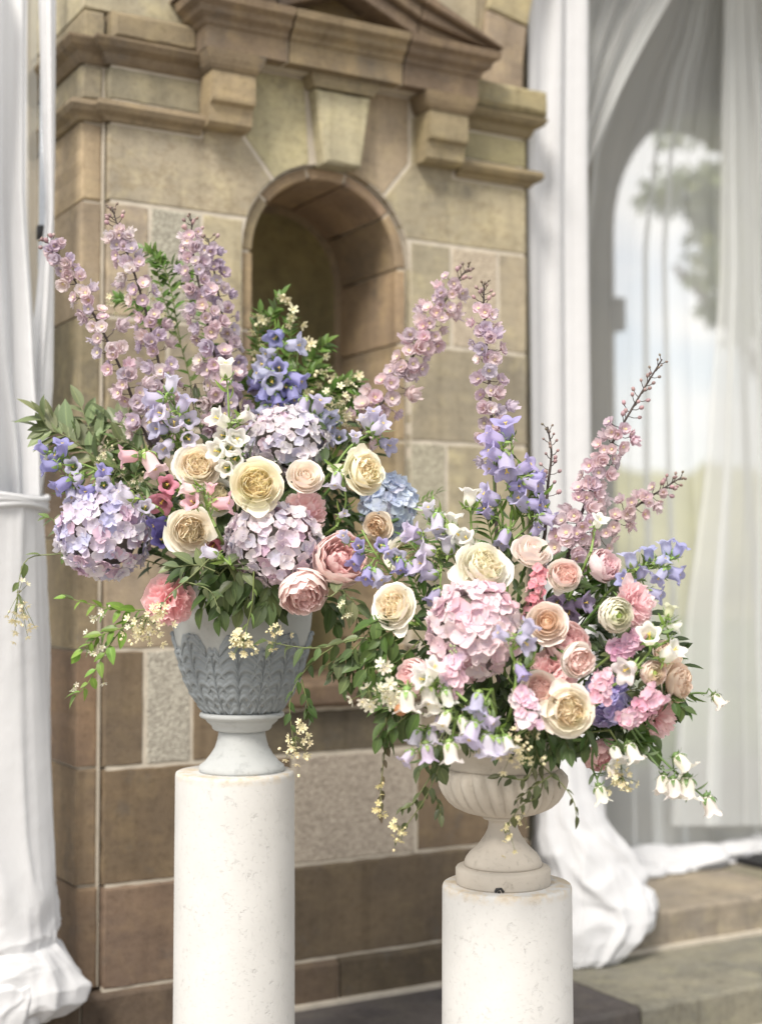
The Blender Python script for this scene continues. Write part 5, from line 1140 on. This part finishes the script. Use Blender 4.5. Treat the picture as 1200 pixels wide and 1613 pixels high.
bellflower('pale blue bellflower spray reaching right toward the sheer curtain', 'R', [[(955, 935), (990, 905), (1030, 893), (1060, 880)], [(1000, 900), (1012, 888), (1020, 880)], [(1035, 892), (1046, 880), (1050, 872)]], -.17,
  [(993, 881, (-.2, .95, .2), 1.0), (1021, 872, (.05, 1, .2), 1.1), (1049, 862, (-.1, .95, .2), 1.15), (1068, 866, (.5, .8, .3), 1.1), (1042, 882, (.7, .3, .5)), (1010, 903, (.4, .7, .4)), (1040, 907, (-.4, -.5, .6)), (1060, 903, (.7, -.2, .5), 1.15), (985, 913, (-.4, .1, .8)), (1032, 936, (.8, -.2, .5), 1.15), (990, 925, (-.1, .2, 1), .9)], 27, [(.46, .48, .76), (.55, .56, .80)], G3, 16)
bellflower('lavender bells with pale green calyx resting on the blush hydrangea', 'R', [[(810, 1100), (812, 1060), (806, 1025)], [(812, 1060), (835, 1045), (845, 1020)]], -.37, [(790, 1000, (-.9, .5, .5), 1.05), (830, 992, (.6, .8, .4), 1.15), (826, 1011, (.3, -.2, .9), 1.2), (820, 1058, (.3, -.7, .6), .95)], 27, [LAV, (.45, .41, .68)], G3, 14)
bellflower('white bellflower hanging at the lower left of the low arrangement', 'R', [[(735, 1105), (700, 1078), (660, 1070), (640, 1085)], [(700, 1078), (690, 1085), (676, 1090)], [(720, 1120), (714, 1150), (712, 1170)]], -.36,
  [(641, 1106, (-.05, -1, .25), 1.25), (674, 1098, (.1, -.9, .4), 1.2), (682, 1112, (.2, -.9, .4), 1.1), (704, 1100, (.2, -.95, .3), 1.1), (710, 1187, (.0, -1, .2), 1.15), (731, 1144, (.2, -.9, .3), 1.05), (682, 1056, (.2, .5, .8), 1.1), (668, 1070, (-.4, .1, .9), 1), (700, 1136, (-.3, -.7, .6), 1)], 31, [WHT], G4, 14)
bellflower('lavender bells hanging lowest at the left of the buff urn', 'R', [[(720, 1130), (690, 1140), (670, 1155)], [(690, 1140), (672, 1170), (665, 1195)]], -.33, [(655, 1163, (-.3, -.95, .3), 1.1), (681, 1163, (.15, -1, .3), 1.1), (673, 1187, (.1, -1, .2), 1.1), (641, 1193, (-.6, -.7, .3)), (692, 1138, (-.2, -.5, .8))], 29, [LAVP, LIL], G3, 10)
bellflower('lavender bells drooping before the dark leaves left of the pale stock', 'R', [[(775, 1085), (766, 1100), (755, 1130)], [(770, 1100), (780, 1130), (785, 1155)]], -.38, [(751, 1108, (-.3, -.9, .4), 1.0, BLU), (756, 1130, (-.2, -.95, .35), 1.3), (742, 1156, (-.2, -.8, .5), 1.2), (768, 1175, (.0, -.95, .4), 1.35), (787, 1178, (.3, -.95, .3), 1.15), (800, 1172, (.4, -.8, .3), .95, WHT), (770, 1136, (.6, -.4, .6))], 30, [LAVP, LIL, LAV], G3, 12)
bellflower('white bells beside the tan roses, one open toward the viewer', 'R', [[(985, 1070), (1020, 1030), (1045, 985), (1056, 958)], [(1030, 1020), (1050, 1010), (1060, 1005)]], -.28, [(1022, 1002, (-.1, .2, 1), 1.2), (1056, 1028, (.4, .3, .7), 1.25), (1061, 986, (1, -.1, .3), .9), (988, 1054, (-.3, -.1, .8), 1.2), (1054, 962, (.3, 1, .1), .75, (.70, .74, .55))], 28, [WHT], G4, 14)
bellflower('white bellflower stem trailing down to the right beyond the buff urn', 'R', [[(985, 1130), (1025, 1178), (1072, 1225), (1116, 1262)], [(985, 1135), (1010, 1175), (1040, 1212)]], -.26, [(1043, 1237, (-.1, -.95, .5), 1.2), (1062, 1243, (.1, -1, .2), 1.0), (1082, 1243, (.1, -1, .25), 1.2), (1118, 1270, (.3, -.95, .2), 1.05), (1075, 1203, (.5, -.7, .4), 1.0)], 29, [WHT], G4, 18, (.10, .17, .05))
bellflower('white bells dangling under the drooping dusty peony', 'R', [[(935, 1165), (932, 1205), (940, 1228)], [(950, 1165), (980, 1175), (990, 1180)]], -.27, [(946, 1252, (.2, -1, .2), 1.15), (996, 1187, (.3, -.8, .5), 1.15), (970, 1190, (.2, -.5, .6), 1.0), (962, 1215, (.2, -.8, .3), .9)], 28, [WHT], G4, 10, (.10, .17, .05))
bellflower('lone white bell sticking out beyond the tan roses at the far right', 'R', [[(1060, 1100), (1090, 1092), (1112, 1092)]], -.17, [(1131, 1104, (.6, -.75, .2), 1.05)], 28, [WHT], G4, 5, (.12, .2, .06))
bellflower('white bell showing small above the leaning delphinium base', 'R', [[(930, 870), (936, 840)]], -.18, [(942, 822, (.3, .5, .7), .9)], 26, [WHT], G4, 0)
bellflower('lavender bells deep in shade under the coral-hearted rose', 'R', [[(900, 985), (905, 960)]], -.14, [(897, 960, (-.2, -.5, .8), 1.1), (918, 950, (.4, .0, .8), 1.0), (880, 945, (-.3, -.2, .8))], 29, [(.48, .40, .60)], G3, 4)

# --- foliage
OLV = (.165, .20, .115); GRN = (.085, .155, .035); DRK = (.060, .098, .034); LIM = (.15, .25, .05); BRN = (.10, .085, .055)
G6 = 'leafy foliage branches'; G7 = 'flowering vine sprigs'
sprig('leafy_branch', 'grey green long-leaved branch reaching furthest left over the curtain', 'foliage', 'L', [[(225, 790), (150, 720), (100, 680), (62, 650)], [(165, 735), (110, 690), (60, 672)]], -.07, LEAF_L, 17, 56, OLV, G6, rad=.0022, up=(.1, -.5, .85))
sprig('leafy_branch', 'grey green long-leaved branch with upright tip beside the left pier', 'foliage', 'L', [[(235, 770), (180, 720), (145, 680), (128, 640)], [(240, 740), (205, 680), (175, 665), (150, 670)]], -.05, LEAF_L, 16, 54, OLV, G6, rad=.0022)
sprig('leafy_branch', 'grey green leaves tucked behind the mauve delphinium feet', 'foliage', 'L', [[(260, 770), (220, 710), (180, 690)], [(250, 780), (200, 740), (150, 740)]], -.09, LEAF_L, 16, 50, lerp(OLV, GRN, .4), G6)
sprig('jasmine_sprig', 'tall green jasmine between the two tall delphiniums', 'jasmine', 'L', [[(320, 690), (290, 560), (255, 460), (245, 395)], [(285, 540), (262, 430), (225, 392)], [(280, 530), (205, 480), (185, 470)], [(300, 600), (330, 540), (300, 450), (265, 410)]], .06, LEAF_O, 30, 24, GRN, G7, [(240, 470, 40, 60, 14), (265, 510, 20, 40, 8), (175, 478, 10, 16, 6), (285, 440, 14, 30, 5)], (.82, .78, .58))
sprig('mock_orange', 'tall blossoming branch standing against the dark niche', 'mock orange', 'L', [[(450, 690), (430, 580), (425, 510), (445, 465)], [(440, 640), (408, 560), (410, 490)], [(445, 660), (455, 570), (460, 500)], [(440, 680), (400, 630), (385, 590)]], .12, LEAF_O, 34, 27, GRN, G7, [(412, 520, 14, 60, 14), (448, 470, 10, 16, 6), (400, 570, 14, 40, 8), (460, 520, 8, 40, 7)], (.84, .79, .56), bl_px=13)
sprig('mock_orange', 'middle blossoming branch crossing the niche toward its right', 'mock orange', 'L', [[(450, 680), (470, 610), (495, 560), (515, 540)], [(460, 640), (490, 590), (505, 585)]], .14, LEAF_O, 32, 27, GRN, G7, [(490, 560, 26, 30, 8), (478, 600, 26, 30, 10)], (.84, .79, .56), bl_px=13)
sprig('mock_orange', 'low blossoming branch stretching right behind the lavender bells', 'mock orange', 'L', [[(460, 690), (510, 630), (550, 610), (585, 625)], [(480, 670), (530, 610), (560, 600)], [(470, 700), (540, 650), (575, 640)]], .14, LEAF_O, 34, 27, GRN, G7, [(520, 600, 40, 20, 12), (555, 598, 20, 12, 6), (470, 620, 30, 20, 6)], (.84, .79, .56), bl_px=14)
sprig('lace_blossom', 'lacy cream blossom cluster above the side-facing cream rose', 'blossom', 'L', [[(520, 720), (535, 680), (540, 640)]], -.03, LEAF_N, 5, 22, GRN, G7, [(535, 645, 30, 34, 46)], (.84, .80, .60), bl_px=10)
sprig('lace_blossom', 'tiny cream blossoms beside the pink bells at the left', 'blossom', 'L', [[(260, 790), (210, 770), (175, 720)], [(250, 800), (215, 760), (220, 730)]], -.14, LEAF_O, 12, 20, DRK, G7, [(165, 722, 12, 16, 8), (190, 740, 20, 14, 8), (220, 755, 14, 14, 8), (175, 700, 10, 10, 4)], (.80, .76, .56), bl_px=8)
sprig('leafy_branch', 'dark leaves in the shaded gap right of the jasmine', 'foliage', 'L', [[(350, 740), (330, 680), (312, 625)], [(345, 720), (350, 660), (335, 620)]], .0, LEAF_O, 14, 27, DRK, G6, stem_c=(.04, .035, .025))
sprig('leafy_branch', 'broad dark leaves hanging over the left front of the grey urn rim', 'foliage', 'L', [[(360, 890), (335, 920), (318, 960)], [(370, 890), (355, 930), (345, 975)], [(350, 880), (310, 890), (285, 905)]], -.26, LEAF_D, 8, 44, DRK, G6, droop=.5)
sprig('leafy_branch', 'dark leaves hanging over the centre of the grey urn rim', 'foliage', 'L', [[(400, 900), (395, 930), (380, 960)], [(420, 905), (425, 935), (415, 955)], [(380, 900), (360, 925), (338, 945)]], -.27, LEAF_D, 7, 44, lerp(DRK, OLV, .35), G6, droop=.6)
sprig('leafy_branch', 'dark broad leaf sprig below the nodding pink peony', 'foliage', 'L', [[(450, 920), (442, 945), (438, 968)], [(500, 940), (520, 955), (530, 985)]], -.22, LEAF_D, 8, 40, DRK, G6, droop=.5)
sprig('leafy_branch', 'pale green oval leaves with tiny buds between the urns', 'foliage', 'L', [[(520, 940), (540, 930), (548, 960)], [(545, 935), (560, 955), (562, 985)]], -.33, LEAF_D, 6, 38, OLV, G6, [(545, 960, 12, 14, 9)], (.80, .78, .58), droop=.5, bl_px=8)
sprig('leafy_branch', 'grey green leaves under the pointed-petal cream rose', 'foliage', 'L', [[(340, 900), (310, 890), (265, 895)], [(345, 890), (365, 890), (385, 905)]], -.31, LEAF_D, 7, 36, OLV, G6, droop=.2)
sprig('trailing_vine', 'green vine with small white blossoms trailing beside the left pier', 'vine', 'L', [[(270, 950), (200, 985), (165, 1030), (140, 1075), (118, 1098)], [(240, 960), (180, 960), (100, 940)], [(210, 985), (160, 1000), (125, 1030)]], -.17, LEAF_O, 13, 30, LIM, G7, [(155, 1035, 24, 44, 12), (205, 1000, 24, 20, 7), (165, 970, 16, 14, 5), (118, 1085, 10, 14, 3)], (.82, .80, .70), droop=.35)
sprig('trailing_vine', 'thin vine curling left across the curtain, ending in a cream tail', 'vine', 'L', [[(150, 860), (95, 872), (45, 880), (30, 920), (25, 985)], [(100, 850), (85, 820), (72, 815)]], -.17, LEAF_O, 5, 27, lerp(GRN, OLV, .5), G7, [(30, 965, 20, 50, 40)], (.80, .76, .58), droop=.5, bl_px=9)
sprig('trailing_vine', 'stem crossing the bright pink peony to a cream blossom tail', 'vine', 'L', [[(340, 870), (305, 905), (265, 940), (240, 985)], [(290, 915), (330, 930), (345, 960)]], -.34, LEAF_O, 5, 22, lerp(DRK, OLV, .5), G7, [(232, 988, 34, 26, 44), (255, 965, 16, 18, 12)], (.84, .78, .56), droop=.4, bl_px=11)
sprig('trailing_vine', 'thin stalk with a cream blossom cluster hanging on the front of the grey urn', 'vine', 'L', [[(400, 900), (398, 945), (390, 985), (383, 1010)]], -.31, LEAF_N, 6, 22, lerp(LIM, OLV, .4), G7, [(384, 1016, 26, 22, 40)], (.82, .77, .54), droop=.4, bl_px=11)
sprig('trailing_vine', 'leafy vine bridging the urns, its reddish tip over the grey urn', 'vine', 'R', [[(610, 1010), (560, 1005), (510, 1020), (460, 1018), (415, 1008)], [(570, 1010), (540, 1040), (520, 1065)]], -.12, LEAF_O, 14, 34, lerp(DRK, OLV, .3), G7, [(435, 998, 20, 18, 14)], (.76, .70, .46), droop=.7, rel2=-.06)
sprig('trailing_vine', 'vine hanging right of the grey urn with a cream blossom end', 'vine', 'R', [[(540, 1010), (490, 1045), (458, 1100), (462, 1170)], [(475, 1070), (485, 1110), (488, 1130)]], -.05, LEAF_O, 10, 24, DRK, G7, [(466, 1178, 24, 30, 24), (478, 1150, 12, 14, 8)], (.84, .78, .55), droop=.8, bl_px=11)
sprig('leafy_branch', 'mass of pointed green leaves at the left flank of the low arrangement', 'foliage', 'R', [[(650, 990), (605, 1000), (585, 1040)], [(640, 1000), (590, 1030), (570, 1075)], [(660, 1010), (620, 1050), (600, 1090)], [(620, 960), (585, 985), (578, 1010)]], -.18, LEAF_D, 10, 40, lerp(DRK, GRN, .45), G6, droop=.5)
sprig('leafy_branch', 'leafy garland drooping in front of the niche sill between the urns', 'foliage', 'R', [[(600, 1040), (550, 1030), (510, 1050)], [(600, 1030), (560, 1050), (545, 1085)], [(620, 1050), (590, 1075), (575, 1085)]], -.08, LEAF_D, 8, 38, lerp(DRK, OLV, .3), G6, droop=.8)
sprig('leafy_branch', 'dark leaves hanging at the lower left corner of the low arrangement', 'foliage', 'R', [[(660, 1110), (620, 1120), (596, 1165)], [(650, 1120), (615, 1150), (608, 1170)], [(670, 1125), (640, 1120), (600, 1115)]], -.24, LEAF_D, 8, 38, lerp(DRK, GRN, .3), G6, droop=.8)
sprig('trailing_vine', 'brownish hanging strand at the lower left, before the rough stone', 'vine', 'R', [[(608, 1130), (606, 1180), (600, 1240), (600, 1285)]], -.23, LEAF_O, 13, 20, BRN, G7, [(600, 1280, 8, 16, 7), (600, 1245, 10, 30, 4)], (.74, .66, .36), droop=1.0, bl_px=9)
sprig('trailing_vine', 'strand hanging left of the buff urn, bent outward at its blossoming end', 'vine', 'R', [[(705, 1150), (690, 1210), (668, 1260), (640, 1300), (622, 1328)], [(672, 1240), (690, 1265), (694, 1285)], [(680, 1220), (650, 1265), (630, 1275)]], -.28, LEAF_O, 8, 22, lerp(BRN, DRK, .6), G7, [(628, 1315, 16, 22, 12)], (.80, .72, .44), droop=.8, bl_px=9)
sprig('leafy_branch', 'dark pointed leaves under the lowest lavender bells', 'foliage', 'R', [[(700, 1150), (680, 1190), (660, 1215)], [(720, 1140), (735, 1165), (740, 1180)], [(700, 1160), (692, 1200), (690, 1215)]], -.27, LEAF_D, 7, 36, lerp(DRK, OLV, .35), G6, droop=.8)
sprig('mock_orange', 'cluster of white mock orange blossom at the left of the low arrangement', 'mock orange', 'R', [[(660, 1080), (620, 1085), (580, 1105)], [(640, 1080), (610, 1070), (595, 1045)]], -.30, LEAF_O, 8, 24, DRK, G7, [(582, 1100, 34, 20, 16), (612, 1085, 22, 14, 8), (604, 1052, 10, 10, 3), (625, 1100, 16, 12, 5)], (.86, .84, .72), bl_px=17)
sprig('lace_blossom', 'cream blossom plume over the buff urn rim', 'blossom', 'R', [[(835, 1140), (830, 1165), (815, 1182)]], -.38, LEAF_N, 4, 18, BRN, G7, [(815, 1180, 40, 26, 50)], (.82, .76, .54), bl_px=11)
sprig('trailing_vine', 'leafy vine draped over the lobes of the buff urn', 'vine', 'R', [[(840, 1150), (850, 1200), (880, 1230), (902, 1260), (908, 1292)], [(845, 1185), (830, 1225), (800, 1225), (785, 1222)], [(855, 1205), (850, 1250), (820, 1270), (798, 1300)], [(870, 1220), (840, 1240), (812, 1262)]], -.30, LEAF_O, 8, 24, lerp(DRK, BRN, .45), G7, [(800, 1318, 10, 26, 12), (822, 1290, 16, 12, 6)], (.78, .72, .46), droop=.6, bl_px=8)
sprig('trailing_vine', 'cream blossom tail dangling beside the drooping dusty peony', 'vine', 'R', [[(960, 1150), (975, 1180), (980, 1235)]], -.30, LEAF_N, 3, 20, DRK, G7, [(980, 1234, 22, 18, 22), (978, 1215, 16, 12, 8)], (.82, .76, .54), droop=.6, bl_px=10)
sprig('leafy_branch', 'dark leaves hanging over the front of the buff urn rim', 'foliage', 'R', [[(840, 1140), (845, 1165), (840, 1190)], [(880, 1140), (890, 1165), (895, 1180)], [(920, 1140), (925, 1165), (915, 1180)], [(860, 1150), (865, 1170), (868, 1190)]], -.31, LEAF_D, 8, 36, DRK, G6, droop=.9)
sprig('leafy_branch', 'grey green leaves between the small ranunculus and the blue violet hydrangea', 'foliage', 'R', [[(960, 1070), (985, 1055), (1015, 1045)], [(970, 1100), (1000, 1085), (1030, 1090)], [(975, 1050), (965, 1030), (975, 1010)]], -.24, LEAF_D, 9, 36, lerp(DRK, OLV, .5), G6)
sprig('leafy_branch', 'green leaves below the sideways pink stock at the lower right', 'foliage', 'R', [[(990, 1120), (1020, 1150), (1025, 1185)], [(1030, 1090), (1060, 1105), (1080, 1120)], [(980, 1130), (1000, 1160), (1008, 1170)]], -.24, LEAF_D, 8, 38, lerp(DRK, GRN, .4), G6, droop=.4)
sprig('leafy_branch', 'green leaves among the lavender bells above the ivory rose', 'foliage', 'R', [[(720, 890), (700, 850), (690, 820)], [(780, 880), (770, 830), (760, 800)], [(700, 900), (660, 870), (640, 850)], [(690, 960), (660, 930), (650, 900)]], -.06, LEAF_N, 14, 34, GRN, G6)
sprig('leafy_branch', 'shaded leaves around the light pink half-closed peony', 'foliage', 'R', [[(930, 960), (920, 930), (935, 905)], [(960, 940), (985, 920), (1000, 905)], [(900, 990), (930, 960), (960, 930)]], -.13, LEAF_D, 8, 34, lerp(DRK, GRN, .4), G6)
sprig('fern_tip', 'feathery green fern tip poking out behind the blue hydrangea', 'fern', 'L', [[(620, 820), (655, 795), (692, 775)]], .0, LEAF_N, 18, 20, GRN, None)
sprig('seeded_twig', 'dark seeded twig standing between the delphiniums and white bells', 'twig', 'L', [[(330, 760), (322, 700), (305, 640), (300, 605)], [(318, 680), (330, 640), (322, 610)]], -.10, LEAF_N, 5, 14, DRK, None, [(308, 640, 30, 60, 16)], (.06, .05, .035), stem_c=(.04, .03, .025), bl_px=6)
p_ = pos('R', 631, 1118, -.40); b = MB(); b.ball((0, 0, 0), .0125, n=12, sz=.95); b.tube([(0, 0, .011), (.003, 0, .02)], .003, .001, 5)
o_ = part('rose_hip', b.me('rose_hip', plain_mat('hip_skin', (.34, .15, .06), .35, .35, 60)), None, Matrix.Translation(p_)); tag(o_, 'small round brown hip beside the hanging white bells', 'rose hip')
